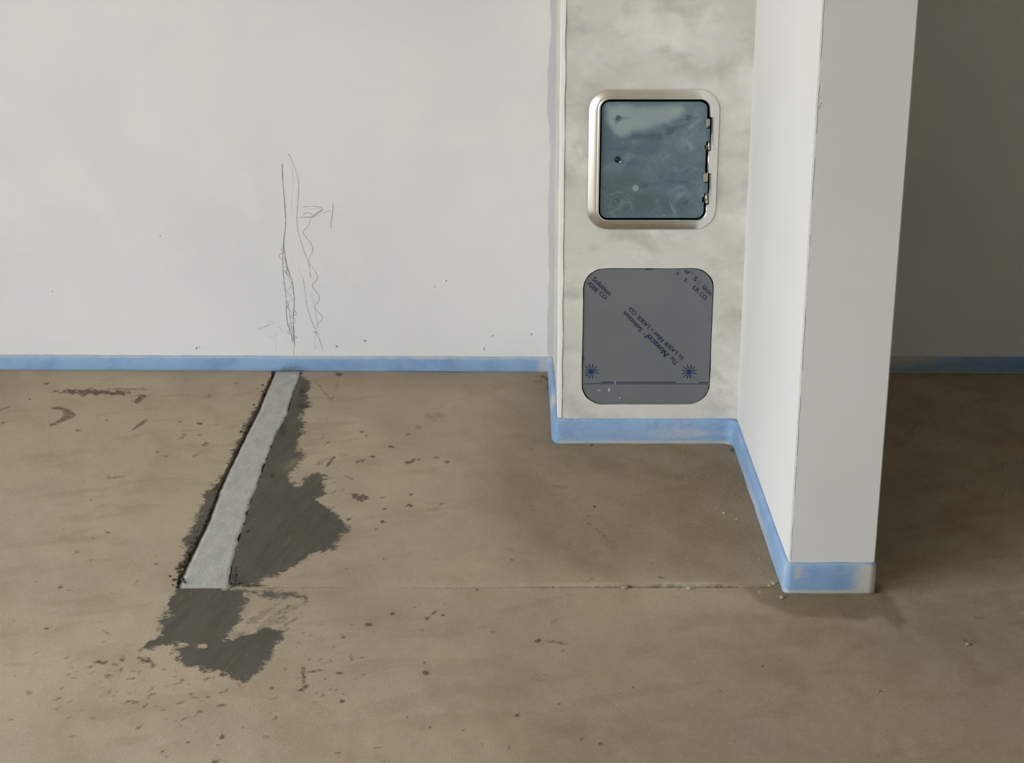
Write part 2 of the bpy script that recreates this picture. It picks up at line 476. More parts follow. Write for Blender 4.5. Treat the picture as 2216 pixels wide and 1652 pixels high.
# dirt marks surveyed on the floor: x, y, half width, half height, turn, strength
ST = [(203, 849, 80, 7, 1, .95), (265, 842, 62, 3, 0, .5), (302, 864, 17, 8, -30, .75), (98, 830, 8, 4, 0, .7), (65, 864, 4, 2.5, 0, .8), (5, 916, 6, 2.5, 0, .7),
      (170, 933, 7, 3, 10, .7), (230, 911, 5, 3, 0, .6), (390, 913, 5, 2.5, 0, .6), (432, 917, 9, 2.5, 0, .8), (468, 918, 6, 2.5, 0, .7), (393, 947, 11, 5, -35, .5),
      (432, 942, 6, 3, 0, .5), (446, 962, 11, 5, -30, .65), (422, 987, 14, 3, -30, .5), (341, 980, 5, 2.5, 0, .8), (359, 990, 6, 3, 0, .7), (197, 1081, 7, 3, 0, .7),
      (251, 1032, 30, 4, -5, .45), (232, 1152, 7, 3, 5, .9), (136, 1146, 4, 2, 0, .7), (108, 981, 8, 5, -40, .4), (163, 1197, 12, 4, -20, .5), (339, 1221, 7, 4, 10, .7),
      (295, 1259, 16, 6, -45, .4), (130, 1272, 6, 4, 0, .7), (147, 1277, 6, 3, 0, .6), (454, 858, 12, 6, 0, .5), (513, 830, 6, 4, 0, .55), (10, 885, 18, 5, -20, .5),
      (944, 902, 29, 13, -5, .40), (906, 925, 9, 4, 0, .45), (783, 935, 8, 4, -10, .7), (791, 943, 4, 3, 0, .8), (883, 940, 6, 3, 0, .6), (846, 967, 6, 3, 0, .95),
      (808, 989, 6, 3, 0, .9), (786, 996, 18, 3.5, -20, .6), (881, 1002, 8, 4, 0, 1), (894, 996, 6, 4, -20, .9), (905, 995, 4, 3, 0, .8), (968, 1000, 7, 4, 0, 1),
      (943, 990, 7, 2.5, 0, .6), (758, 1036, 20, 2.5, 25, .55), (780, 1077, 20, 8, 3, 1), (827, 1077, 7, 3, 0, .7), (756, 1124, 7, 4, 0, 1), (827, 1129, 8, 4, 0, 1),
      (815, 1145, 6, 3, 0, .8), (832, 1103, 5, 3, 0, .7), (886, 1094, 8, 3, 0, .9), (889, 1071, 4, 4, 0, .8), (957, 1091, 8, 4, -10, .6), (714, 1001, 19, 4, -55, .8),
      (695, 840, 28, 3, 50, .5), (718, 862, 8, 5, 0, .5), (734, 811, 8, 4, 0, .9), (729, 834, 20, 6, -75, .35), (1210, 1053, 32, 5, 3, .4), (1203, 1074, 14, 8, 0, .3),
      (1150, 1096, 7, 6, 0, .3), (720, 1100, 12, 2.5, -25, .5), (1250, 1080, 25, 8, -20, .25), (930, 1105, 30, 4, -12, .35),
      (217, 1435, 20, 5, -4, .75), (265, 1427, 7, 6, 0, .75), (262, 1449, 5, 7, 0, .75), (235, 1462, 11, 3.5, 0, .7), (215, 1478, 7, 4, 0, .65), (318, 1431, 22, 6, 20, .8),
      (300, 1424, 8, 5, 0, .7), (354, 1449, 9, 3, 0, .7), (395, 1473, 7, 6, -20, .7), (285, 1520, 14, 4, 0, .75), (289, 1500, 20, 10, 0, .28), (119, 1536, 16, 3, -25, .55),
      (150, 1520, 14, 3, -20, .4), (178, 1530, 6, 4, 0, .4), (200, 1555, 8, 4, 0, .4), (657, 1467, 4.5, 24, -4, .8), (661, 1485, 7, 5, 0, .9), (650, 1494, 8, 3, 0, .8),
      (686, 1453, 20, 3, -3, .7), (733, 1456, 9, 3.5, 0, .85), (760, 1424, 4, 8, -20, .7), (671, 1427, 8, 3, -10, .6), (742, 1377, 4, 7, -15, .6), (792, 1350, 9, 6, 0, .7),
      (480, 1595, 5, 8, 0, .85), (473, 1613, 5, 3, 0, .8), (578, 1595, 10, 4, 5, .65), (350, 1628, 6, 4, 0, 1), (408, 1606, 5, 4, 0, .9), (381, 1563, 6, 2.5, -10, .8),
      (525, 1575, 6, 3, 0, .7), (596, 1552, 7, 6, -30, .6), (740, 1518, 5, 4, 0, .8), (433, 1541, 9, 3, -15, .6), (480, 1527, 11, 4, -10, .6), (23, 1558, 5, 2.5, 0, 1),
      (29, 1344, 3, 2, 0, .9), (99, 1361, 7, 3.5, 0, .7), (231, 1370, 18, 4, 35, .55), (159, 1431, 20, 6, -20, .32), (733, 1630, 10, 3, 0, .8), (466, 1649, 14, 5, 0, .8),
      (585, 1489, 10, 3, 5, .65), (120, 1364, 4, 2, 0, .6), (425, 1618, 3, 2, 0, .9), (240, 1475, 3, 2, 0, 1), (690, 1600, 3, 2, 0, .7), (645, 1390, 4, 8, -70, .5),
      (851, 1328, 6, 4, 0, 1), (797, 1351, 10, 6, 10, .7), (924, 1339, 6, 4, 0, .95), (940, 1325, 10, 3, -40, .7), (957, 1332, 6, 3.5, 0, .85), (920, 1436, 5, 3.5, 0, .9),
      (922, 1458, 8, 7, 0, .7), (1164, 1387, 8, 4.5, 0, 1), (1216, 1393, 38, 4, 8, .55), (1219, 1411, 3, 5, 20, .7), (1173, 1467, 29, 10, -4, .34), (1117, 1549, 7, 4.5, 0, 1),
      (931, 1575, 4, 3.5, 0, 1), (882, 1553, 4, 3.5, 0, .9), (1102, 1615, 4, 7, 0, .65), (1102, 1597, 6, 2.5, 0, .7), (1260, 1599, 8, 4, -25, .7), (1299, 1610, 7, 3.5, 0, .8),
      (1209, 1523, 4, 2.5, 0, .8), (1370, 1488, 4, 2.5, 0, .8), (821, 1619, 16, 2.5, -4, .55), (1066, 1370, 6, 3, -8, .8), (1205, 1343, 16, 4, -25, .4), (1151, 1334, 32, 14, 0, .2),
      (1031, 1278, 6, 3, 0, .7), (895, 1314, 5, 2, 0, .6), (912, 1365, 6, 3, 0, .5), (1043, 1615, 3, 6, 0, .5), (1000, 1375, 6, 4, 0, .35), (1560, 1495, 5, 3, 0, .9),
      (1717, 1523, 4, 2, 0, .8), (1650, 1442, 4, 3, 0, .7), (2100, 1388, 24, 5, 3, .45), (2124, 1338, 14, 4, 0, .4), (1530, 1375, 50, 22, 0, .16), (1500, 1425, 40, 18, 20, .2),
      (1280, 1120, 9, 3, 25, .6), (1300, 1155, 34, 4, 42, .4), (1320, 1180, 34, 9, 42, .3), (1275, 1135, 8, 4, 40, .5), (1410, 1222, 8, 2.5, -5, .5), (1295, 1236, 14, 3, 0, .4),
      (1430, 1255, 10, 4, 0, .5), (1282, 1255, 10, 4, 0, .45), (1107, 1213, 5, 3, 0, .7), (1105, 1190, 12, 3, 15, .35), (749, 1232, 4, 2.5, 0, .8), (836, 1100, 3, 2, 0, .6),
      (1180, 818, 10, 5, 20, .8), (1165, 826, 12, 4, 0, .5), (1188, 835, 5, 10, 0, .7), (1585, 975, 7, 6, 20, .7), (1280, 966, 4, 4, 0, .8), (1150, 970, 5, 4, 0, .6),
      (620, 1283, 45, 6, 8, .5), (655, 1293, 14, 7, 0, .7), (600, 1330, 40, 5, -32, .5), (625, 1350, 30, 4, -30, .5), (560, 1280, 50, 4, 0, .5)]
rng = random.Random(5)
for _ in range(260):       # loose random specks of the same kind
    x, y = rng.uniform(-20, 2230), rng.uniform(812, 1650)
    if x > 1200 and rng.random() < 0.55: continue
    k = 0.45 + 0.4 * (y - 800) / 850
    ST.append((x, y, rng.uniform(1.6, 5) * k * 1.2, rng.uniform(1.2, 2.4) * k, rng.uniform(-40, 20), rng.uniform(.25, .75)))
for _ in range(120):       # scuffs around the smeared cement
    x, y = rng.gauss(330, 130), rng.gauss(1485, 45)
    ST.append((x, y, rng.uniform(3, 12), rng.uniform(1.8, 4), rng.uniform(-40, 10), rng.uniform(.3, .62)))
for _ in range(60):
    x, y = rng.gauss(680, 45), rng.gauss(1430, 50)
    ST.append((x, y, rng.uniform(2, 8), rng.uniform(1.8, 3.4), rng.uniform(-40, 20), rng.uniform(.3, .65)))
for _ in range(60):
    x, y = rng.gauss(700, 35), rng.uniform(900, 1080)
    ST.append((x, y, rng.uniform(3, 12), rng.uniform(1.2, 2.6), rng.uniform(-50, 0), rng.uniform(.2, .55)))
BOOM = FLP([(.339 * x, 740 + .339 * y) for x, y in [(325, 420), (375, 412), (430, 425), (470, 450), (487, 468), (465, 490), (420, 505), (370, 530), (315, 545), (312, 530), (360, 508), (400, 480), (405, 455), (390, 440), (330, 432)]])
DASH = FLP([(.339 * x, 740 + .339 * y) for x, y in [(825, 578), (870, 535), (920, 497), (948, 500), (930, 520), (880, 550)]])
DAMP_SHADE = [(FLP([(1060, 900), (1150, 800), (1600, 800), (1720, 1270), (1300, 1266), (1120, 1240), (1040, 1080)]), 0.62, 0.16),  # bay: dusty darker tone with some corner shade painted in
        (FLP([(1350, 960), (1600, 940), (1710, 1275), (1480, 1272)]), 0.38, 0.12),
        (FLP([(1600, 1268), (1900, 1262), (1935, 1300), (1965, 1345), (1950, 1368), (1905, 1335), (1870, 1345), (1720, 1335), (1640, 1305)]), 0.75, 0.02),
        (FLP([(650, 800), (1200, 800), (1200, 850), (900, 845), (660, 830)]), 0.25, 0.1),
        (FLP([(1000, 1290), (2300, 1330), (2300, 1800), (1100, 1800)]), 0.30, 0.25)]  # front right: partly painted for the light falling off

def floor_attrs(V):
    P = V[:, :2]
    n = len(V)
    cem = np.full(n, -0.06); cop = np.zeros(n); st = np.zeros(n); dp = np.zeros(n); wet = np.zeros(n)
    vis = (P[:, 1] > 1.9) & (np.abs(P[:, 0]) < 1.9) & (V[:, 2] > -0.02)
    I = np.nonzero(vis)[0]
    Q = P[I]
    c = np.full(len(I), -0.06); co = np.zeros(len(I))
    for poly, op in CEM:
        d = np.clip(poly_sdf(Q, poly), -0.06, 0.06)
        co = np.where(d > c, op, co)
        c = np.maximum(c, d)
    for poly in HOLE:
        c = np.minimum(c, np.clip(-poly_sdf(Q, poly) * 2, -0.06, 0.06))
    # the smear thins out to the right of the strip
    px, py = to_px(Q[:, 0], Q[:, 1])
    thin = np.clip((px - (760 - 0.16 * (py - 1000))) / 110, 0, 1) * (py < 1262)
    co = co * (1 - 0.55 * thin)
    thin2 = np.exp(-((px - 655) / 60) ** 2 - ((py - 1010) / 25) ** 2)
    co = co * (1 - 0.35 * thin2)
    cem[I] = c; cop[I] = co * 0.96
    s = np.zeros(len(I))
    for x, y, rx, ry, a, k in ST:
        rx, ry, k = rx * 0.9, ry * 0.9, k * 0.95
        m = np.nonzero((np.abs(px - x) < 3 * max(rx, ry)) & (np.abs(py - y) < 3 * max(rx, ry)))[0]
        if not len(m): continue
        ca, sa = math.cos(math.radians(a)), math.sin(math.radians(a))
        u = ((px[m] - x) * ca + (py[m] - y) * sa) / rx
        v = (-(px[m] - x) * sa + (py[m] - y) * ca) / ry
        wob = (vnoise(px[m] * 0.22, py[m] * 0.30, 15) - .5) * 1.1 + (vnoise(px[m] * 0.09, py[m] * 0.13, 16) - .5) * 0.9
        w = np.clip(1.2 - np.sqrt(u * u + v * v) * 0.9 + wob * 0.8, 0, 1) * (u * u + v * v < 6)
        s[m] = np.maximum(s[m], k * np.minimum(1, w * 1.5))
    for poly in (BOOM, DASH):
        s = np.maximum(s, 0.62 * np.clip(poly_sdf(Q, poly) / 0.006 + 0.6, 0, 1))
    st[I] = s
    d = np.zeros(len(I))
    for poly, k, soft in DAMP_SHADE:
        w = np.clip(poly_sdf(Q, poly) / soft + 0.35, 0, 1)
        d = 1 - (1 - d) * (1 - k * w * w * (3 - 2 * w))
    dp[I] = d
    w = np.zeros(len(I))
    for x, y, rx, ry in ((655, 850, 9, 10), (612, 930, 8, 16), (590, 1030, 5, 6), (508, 1250, 7, 14), (545, 1268, 40, 3), (392, 1225, 8, 12), (388, 1255, 5, 14), (655, 880, 14, 7)):
        w = np.maximum(w, np.clip(1.3 - np.sqrt(((px - x) / rx) ** 2 + ((py - y) / ry) ** 2), 0, 1))
    wet[I] = w
    def fbm(u, v, o, seed):
        t = np.zeros(n); a = 1.0; tot = 0.0
        for q in range(o):
            t += a * vnoise(u * 2 ** q, v * 2 ** q, seed + q); tot += a; a *= 0.6
        return np.clip(0.5 + (t / tot - 0.5) * 1.25, 0, 1)
    x, y = P[:, 0], P[:, 1]
    wx = x + 0.05 * (vnoise(x * 6, y * 6, 71) - .5); wy = y + 0.05 * (vnoise(x * 6, y * 6, 72) - .5)
    big = fbm(wx * 2.6, wy * 2.6, 5, 40)
    mid = fbm(wx * 10 + wy * 3, wy * 7, 5, 50)
    streak = fbm(wx * 6 + wy * 2, (wy - 0.35 * wx) * 20, 4, 60)
    brush = fbm(x * 60 - y * 14, y * 9, 3, 80)
    pxx, _ = to_px(x, np.full_like(x, YJ))
    lip = ((y > YJ + 0.0005) & (V[:, 2] > -0.02) & (x < XR)) * np.clip(1 - (y - YJ - 0.012) / 0.012, 0, 1) * np.interp(pxx, [830, 900, 1000, 1150, 1500, 1600, 1640], [0, .35, .3, .6, .8, .5, 0])
    lip = lip * np.clip(vnoise(x * 25, y * 0, 91) * 1.6, 0.2, 1)
    return {'lip': lip, 'big': big, 'mid': mid, 'streak': streak, 'brush': brush, 'cement': cem, 'cement_op': cop, 'stain': st, 'damp_shade': dp, 'wet': wet}

def patch(x0, x1, ys, nx, zf=None):
    ys = np.asarray(ys, float)
    a = x0(ys) if callable(x0) else np.full(len(ys), x0)
    b = x1(ys) if callable(x1) else np.full(len(ys), x1)
    t = np.linspace(0, 1, nx)
    X = a[:, None] + (b - a)[:, None] * t
    Y = np.repeat(ys[:, None], nx, 1)
    Z = zf(X, Y) if zf else np.zeros_like(X)
    return X, Y, Z

def skirt(xs, ys, z1=-0.05):
    xs = np.asarray(xs, float); ys = np.asarray(ys, float)
    X = np.stack([xs, xs]); Y = np.stack([ys, ys])
    Z = np.stack([np.zeros_like(xs), np.full_like(xs, z1)])
    return X, Y, Z

def und(X, Y):      # slight unevenness of the troweled screed
    return (vnoise(X * 5, Y * 5, 3) - 0.5) * 0.0022 + (vnoise(X * 40, Y * 30, 4) - 0.5) * 0.0007
YB2 = 4.43
ysF = np.arange(2.0, YJ, 0.005); ysF = np.append(ysF, YJ)
ysB = np.append(np.arange(YJ, YB2, 0.006), YB2)
P = []
P.append(patch(-1.7, 1.8, ysF, 860, und))
P.append(patch(XL, -1.7, ysF[::20].tolist() + [YJ], 12))
P.append(patch(1.8, XRT, ysF[::20].tolist() + [YJ], 12))
P.append(patch(XL, XRT, np.linspace(YFRONT, 2.0, 30), 40))
P.append(patch(-1.7, lambda y: eL(y) + (vnoise(y * 60, y * 0, 9) - .5) * 0.006, ysB, 280, und))
P.append(patch(XL, -1.7, ysB[::20].tolist() + [YB2], 12))
P.append(patch(0.66, 1.8, ysB, 230, und))
P.append(patch(1.8, XRT, ysB[::20].tolist() + [YB2], 12))
yy = ysB
P.append(skirt(eL(yy) + (vnoise(yy * 60, yy * 0, 9) - .5) * 0.006, yy))
xx = np.linspace(-0.75, 0.75, 400)
P.append(skirt(xx, np.full_like(xx, YJ)))
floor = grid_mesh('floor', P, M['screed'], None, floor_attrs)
tag(floor, 'sandy brown screed floor with cement smears', kind='structure')

# bay between the mortar strip and the pier, cast separately
def jgap(x):
    px, _ = to_px(x, YJ)
    g = np.interp(px, [480, 520, 730, 760, 860, 900, 1130, 1200, 1380, 1500, 1600, 1640, 1720], [.003, .005, .004, 0, 0, .0018, .0026, .005, .009, .012, .008, .002, .002])
    return np.clip(g * (0.45 + 0.6 * vnoise(x * 40, x * 0 + .5, 21) + 0.25 * vnoise(x * 120, x * 0 + .5, 22)) , 0, 1)
def jstep(x):
    px, _ = to_px(x, YJ)
    return np.interp(px, [480, 820, 900, 1150, 1300, 1560, 1620, 1720], [0, 0, .0022, .0030, .0040, .0046, .0012, .0012])
def bay_z(X, Y):
    w = np.clip(1 - (Y - YJ) / 0.35, 0, 1)
    chip = (vnoise(X * 120, Y * 0 + 3.3, 31) - .5) * 0.0012 * np.clip(1 - (Y - YJ) / 0.02, 0, 1)
    return und(X, Y) + jstep(X) * w * w + chip * (jstep(X) > 0.0012)
X, Y, Z = patch(eR, 0.70, ysB, 330, None)
edge = np.clip(1 - (Y - YJ) / 0.05, 0, 1)
Y = Y + jgap(X) * edge
Z = bay_z(X, Y)
sk1 = (np.stack([X[0], X[0]]), np.stack([Y[0], Y[0]]), np.stack([Z[0], Z[0] * 0 - 0.05]))
sk2 = (np.stack([X[:, 0], X[:, 0]]), np.stack([Y[:, 0], Y[:, 0]]), np.stack([Z[:, 0], Z[:, 0] * 0 - 0.05]))
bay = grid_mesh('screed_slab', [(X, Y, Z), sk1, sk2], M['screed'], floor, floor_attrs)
bay['label'] = 'darker screed bay in front of the hatches'

# pale mortar strip filling the chase
ys = np.append(np.arange(YJ + 0.002, 4.40, 0.006), 4.40)
def gapw(y):
    return np.interp(y, [3.0, 3.3, 3.6, 4.4], [.004, .004, .006, .006])
X, Y, Z = patch(lambda y: np.maximum(eL(y) + gapw(y), eM(y) - 0.010), lambda y: eR(y) + (vnoise(y * 50, y * 0, 5) - .5) * 0.006 - 0.001, ys, 40)
T = np.linspace(0, 1, 40)[None, :] + 0 * Y
Z = -0.001 + (vnoise(X * 60, Y * 40, 6) - .5) * 0.0012 - 0.006 * np.clip(1 - T / 0.12, 0, 1) - 0.002 * np.clip((T - .93) / .07, 0, 1)
edgev = np.maximum(np.clip(1 - T / 0.13, 0, 1) * (0.5 + vnoise(X * 90, Y * 60, 8)), np.clip((T - .93) / .07, 0, 1) * (0.3 + vnoise(X * 90, Y * 60, 12)))
edgev = np.maximum(edgev, np.clip(1 - (YB2 - 0.05 - Y) / 0.06, 0, 1) * 0.5)
s1 = (np.stack([X[:, 0], X[:, 0]]), np.stack([Y[:, 0], Y[:, 0]]), np.stack([Z[:, 0], Z[:, 0] * 0 - 0.05]))
s2 = (np.stack([X[0], X[0]]), np.stack([Y[0], Y[0]]), np.stack([Z[0], Z[0] * 0 - 0.05]))
_e = np.concatenate([edgev.ravel(), np.ones(s1[0].size), np.ones(s2[0].size)])
strip = grid_mesh('mortar_strip', [(X, Y, Z), s1, s2], M['mortar'], floor, lambda V: {'edge': _e})
strip['label'] = 'pale grey mortar filling a chase cut in the floor'

bm = bmesh.new()
box(bm, XL - 0.1, XRT + 0.1, YFRONT - 0.1, 4.7, -0.25, -0.05)
sub = bm_obj('subfloor', bm, M['gap'], floor)

# ------------------------------------------------------------------ walls
def wall_box(name, x0, x1, y0, y1, z0, z1, mat, parent=None):
    bm = bmesh.new()
    box(bm, x0, x1, y0, y1, z0, z1)
    o = bm_obj(name, bm, mat, parent)
    if parent is None: o['kind'] = 'structure'
    return o

# back wall, slightly out of square
x0, x1 = XL, XRT
bm = bmesh.new()
v = [bm.verts.new(p) for p in ((x0, yb(x0), -0.05), (x1, yb(x1), -0.05), (x1, 4.75, -0.05), (x0, 4.75, -0.05),
                               (x0, yb(x0), ZC), (x1, yb(x1), ZC), (x1, 4.75, ZC), (x0, 4.75, ZC))]
for f in ((0, 3, 2, 1), (4, 5, 6, 7), (0, 1, 5, 4), (1, 2, 6, 5), (2, 3, 7, 6), (3, 0, 4, 7)):
    bm.faces.new([v[i] for i in f])
wall_back = bm_obj('wall_back', bm, M['wall'])
tag(wall_back, 'smooth off-white plastered back wall with pencil scribbles', kind='structure')

# left wall with a wide floor-level opening
bm = bmesh.new()
box(bm, XL - 0.25, XL, YFRONT, WY0, -0.05, ZC)
box(bm, XL - 0.25, XL, WY1, 4.75, -0.05, ZC)
box(bm, XL - 0.25, XL, WY0, WY1, WZ1, ZC)
box(bm, XL - 0.25, XL, WY0, WY1, -0.05, WZ0)
wl = bm_obj('wall_left', bm, M['rest'])
tag(wl, 'plastered left wall with a wide window opening', kind='structure')
bm = bmesh.new()
for yy0 in (WY0, (WY0 + WY1) / 2 - 0.03, WY1 - 0.06):
    box(bm, XL - 0.2, XL - 0.13, yy0, yy0 + 0.06, WZ0, WZ1)
box(bm, XL - 0.2, XL - 0.13, WY0, WY1, WZ1 - 0.06, WZ1)
box(bm, XL - 0.2, XL - 0.13, WY0, WY1, WZ0, WZ0 + 0.06)
wn = bm_obj('window_1', bm, M['frame'])
tag(wn, 'wide grey window frame in the left wall', kind='structure')
wr = wall_box('wall_right', XRT, XRT + 0.2, YFRONT, 4.75, -0.05, ZC, M['raw'])
tag(wr, 'plastered right wall of the room', kind='structure')
wf = wall_box('wall_front', XL - 0.25, XRT + 0.2, YFRONT - 0.2, YFRONT, -0.05, ZC, M['rest'])
tag(wf, 'plastered wall behind the viewer', kind='structure')
cl = wall_box('ceiling', XL - 0.25, XRT + 0.2, YFRONT - 0.2, 4.75, ZC, ZC + 0.2, M['ceil'])
tag(cl, 'warm white ceiling', kind='structure')
terr = wall_box('terrace', XL - 12, XL - 0.25, -12, 12, -0.25, -0.05, M['concrete'])
tag(terr, 'pale concrete terrace outside the window', kind='structure')

# pier (end of a short wall)
bm = bmesh.new()
box(bm, XR, XE, YF, 4.40, 0.0, ZC)
bmesh.ops.bevel(bm, geom=[e for e in bm.edges if abs(e.verts[0].co.z - e.verts[1].co.z) > 1 and min(e.verts[0].co.y, e.verts[1].co.y) < 3.5],
                offset=0.0022, segments=2, affect='EDGES')
pier = bm_obj('wall_pier', bm, M['pier'])
tag(pier, 'white plastered wall end standing forward on the right', kind='structure')

# column with two cut-outs
def rrect(cx, cz, w, h, r, n=10, notches=None, shift=0.0, jit=0.0, seed=1):
    rg = random.Random(seed)
    pts = []
    hw, hh = w / 2, h / 2
    def arc(ox, oz, a0):
        for i in range(n + 1):
            a = a0 + math.pi / 2 * i / n
            pts.append((ox + r * math.cos(a), oz + r * math.sin(a)))
    arc(cx + hw - r, cz - hh + r, -math.pi / 2)
    if notches:
        for (za, zb2) in notches:
            e = 0.0004
            pts += [(cx + hw, za - e), (cx + hw + shift, za), (cx + hw + shift, zb2), (cx + hw, zb2 + e)]
    else:
        for i in range(1, 6): pts.append((cx + hw, cz - hh + r + (h - 2 * r) * i / 6))
    arc(cx + hw - r, cz + hh - r, 0)
    for i in range(1, 8): pts.append((cx + hw - r - (w - 2 * r) * i / 8, cz + hh))
    arc(cx - hw + r, cz + hh - r, math.pi / 2)
    for i in range(1, 8): pts.append((cx - hw, cz + hh - r - (h - 2 * r) * i / 8))
    arc(cx - hw + r, cz - hh + r, math.pi)
    for i in range(1, 8): pts.append((cx - hw + r + (w - 2 * r) * i / 8, cz - hh))
    if jit:
        pts = [(x + rg.uniform(-jit, jit), z + rg.uniform(-jit, jit)) for x, z in pts]
    return pts

# hatch outline in metres on the column face
hx0, _ = PL(1272, 345, YP); hx1, _ = PL(1553, 345, YP)
_, hz1 = PL(1410, 193, YP); _, hz0 = PL(1410, 497, YP)
ix0, _ = PL(1298, 345, YP); ix1, _ = PL(1530, 345, YP)
_, iz1 = PL(1410, 215, YP); _, iz0 = PL(1410, 474, YP)
sx0, _ = PL(1262.5, 730, YP); sx1, _ = PL(1538.5, 730, YP)
_, sz1 = PL(1400, 583, YP); _, sz0 = PL(1400, 874, YP)
hx0, hx1, hz0, hz1, ix0, ix1, iz0, iz1, sx0, sx1, sz0, sz1 = [float(q) for q in (hx0, hx1, hz0, hz1, ix0, ix1, iz0, iz1, sx0, sx1, sz0, sz1)]
HC = ((hx0 + hx1) / 2, (hz0 + hz1) / 2); HS = (hx1 - hx0, hz1 - hz0)
IC = ((ix0 + ix1) / 2, (iz0 + iz1) / 2); IS = (ix1 - ix0, iz1 - iz0)
SC = ((sx0 + sx1) / 2, (sz0 + sz1) / 2); SS = (sx1 - sx0, sz1 - sz0)

bm = bmesh.new()
def loop(pts, y):
    return [bm.verts.new((x, y, z)) for x, z in pts]
outer = loop([(XC, 0.0), (XR, 0.0), (XR, ZC), (XC, ZC)], YP)
h1 = loop(rrect(HC[0], HC[1], HS[0] - 0.02, HS[1] - 0.02, 0.04), YP)
h2 = loop(rrect(SC[0], SC[1], SS[0] + 0.0050, SS[1] + 0.0046, 0.050, jit=0.0006), YP)
edges = []
for lp in (outer, h1, h2):
    for i in range(len(lp)): edges.append(bm.edges.new((lp[i], lp[(i + 1) % len(lp)])))
bmesh.ops.triangle_fill(bm, edges=edges, use_beauty=True)
for lp, depth in ((h1, 0.12), (h2, 0.03)):
    back = [bm.verts.new((q.co.x, YP + depth, q.co.z)) for q in lp]
    for i in range(len(lp)):
        j = (i + 1) % len(lp)
        bm.faces.new((lp[i], lp[j], back[j], back[i]))
    bm.faces.new(back)
bk = [bm.verts.new((x, 4.40, z)) for x, z in ((XC, 0.0), (XR, 0.0), (XR, ZC), (XC, ZC))]
for i in range(4):
    j = (i + 1) % 4
    bm.faces.new((outer[i], outer[j], bk[j], bk[i]))
bm.faces.new(bk)
column = bm_obj('wall_column', bm, M['column'])
tag(column, 'patchy skimmed column front holding the two hatches', kind='structure')

# corner bead on the column's left edge
bm = bmesh.new()
n = 60
zz = np.linspace(0.066, ZC, n)
prev = None
for i, z in enumerate(zz):
    w = 0.0085 + 0.0007 * math.sin(i * 1.7) + 0.0005 * math.sin(i * 4.1)
    ring = [bm.verts.new(p) for p in ((XC - 0.0025, YP + 0.03, z), (XC - 0.0025, YP - 0.001, z), (XC - 0.0015, YP - 0.0022, z), (XC + w - 0.0012, YP - 0.0022, z), (XC + w, YP - 0.001, z), (XC + w, YP + 0.002, z))]
    if prev:
        for a in range(5): bm.faces.new((prev[a], prev[a + 1], ring[a + 1], ring[a]))
    prev = ring
bead = bm_obj('corner_bead', bm, M['bead'], column)
bead['label'] = 'thin white corner bead'
# dark hairline beside the bead
bm = bmesh.new()
prev = None
for i in range(120):
    z = 0.07 + i * 0.0125
    o = 0.0092 + 0.0007 * math.sin(i * 1.1) + 0.0005 * math.sin(i * 2.7)
    w = 0.0003 + 0.0004 * abs(math.sin(i * 0.61) * math.sin(i * 0.23))
    ring = [bm.verts.new((XC + o, YP - 0.0003, z)), bm.verts.new((XC + o + w, YP - 0.0003, z))]
    if prev: bm.faces.new((prev[0], prev[1], ring[1], ring[0]))
    prev = ring
crk = bm_obj('hairline_crack', bm, M['greyprint'], column)

# thin grey band on the back wall beside the column
bm = bmesh.new()
prev = None
for i in range(70):
    z = 0.045 + i * 0.025
    o = 0.017 + 0.002 * math.sin(i * .5) + 0.0015 * math.sin(i * 1.9) + (0.004 if 25 < i < 34 else 0)
    xw = XC - o
    a = [bm.verts.new((xw, yb(xw) + 0.0004, z)), bm.verts.new((xw + 0.003, yb(xw) - 0.001, z)), bm.verts.new((XC + 0.002, yb(XC) - 0.0012, z))]
    if prev:
        for q in range(2): bm.faces.new((prev[q], prev[q + 1], a[q + 1], a[q]))
    prev = a
fb = bm_obj('grey_band', bm, M['band'], wall_back)
fb['label'] = 'greyish band in the wall corner'

# ------------------------------------------------------------------ blue foam edge strips
def fillet_path(pts, radii, seg=8, step=0.012):
    out = []
    n = len(pts)
    P2 = [Vector(p) for p in pts]
    for i, p in enumerate(P2):
        if i in (0, n - 1) or radii[i] <= 0:
            out.append(p); continue
        a = (P2[i - 1] - p).normalized(); b = (P2[i + 1] - p).normalized()
        ang = a.angle(b)
        t = radii[i] / math.tan(ang / 2)
        c = p + (a + b).normalized() * (radii[i] / math.sin(ang / 2))
        s, e = p + a * t, p + b * t
        v0, v1 = s - c, e - c
        th = v0.angle_signed(v1)
        for k in range(seg + 1):
            w = th * k / seg
            ca, sa = math.cos(-w), math.sin(-w)
            out.append(c + Vector((v0.x * ca - v0.y * sa, v0.x * sa + v0.y * ca)))
    res = [out[0]]
    for a, b in zip(out[:-1], out[1:]):
        L = (b - a).length
        m = max(1, int(L / step))
        for k in range(1, m + 1): res.append(a.lerp(b, k / m))
    return res

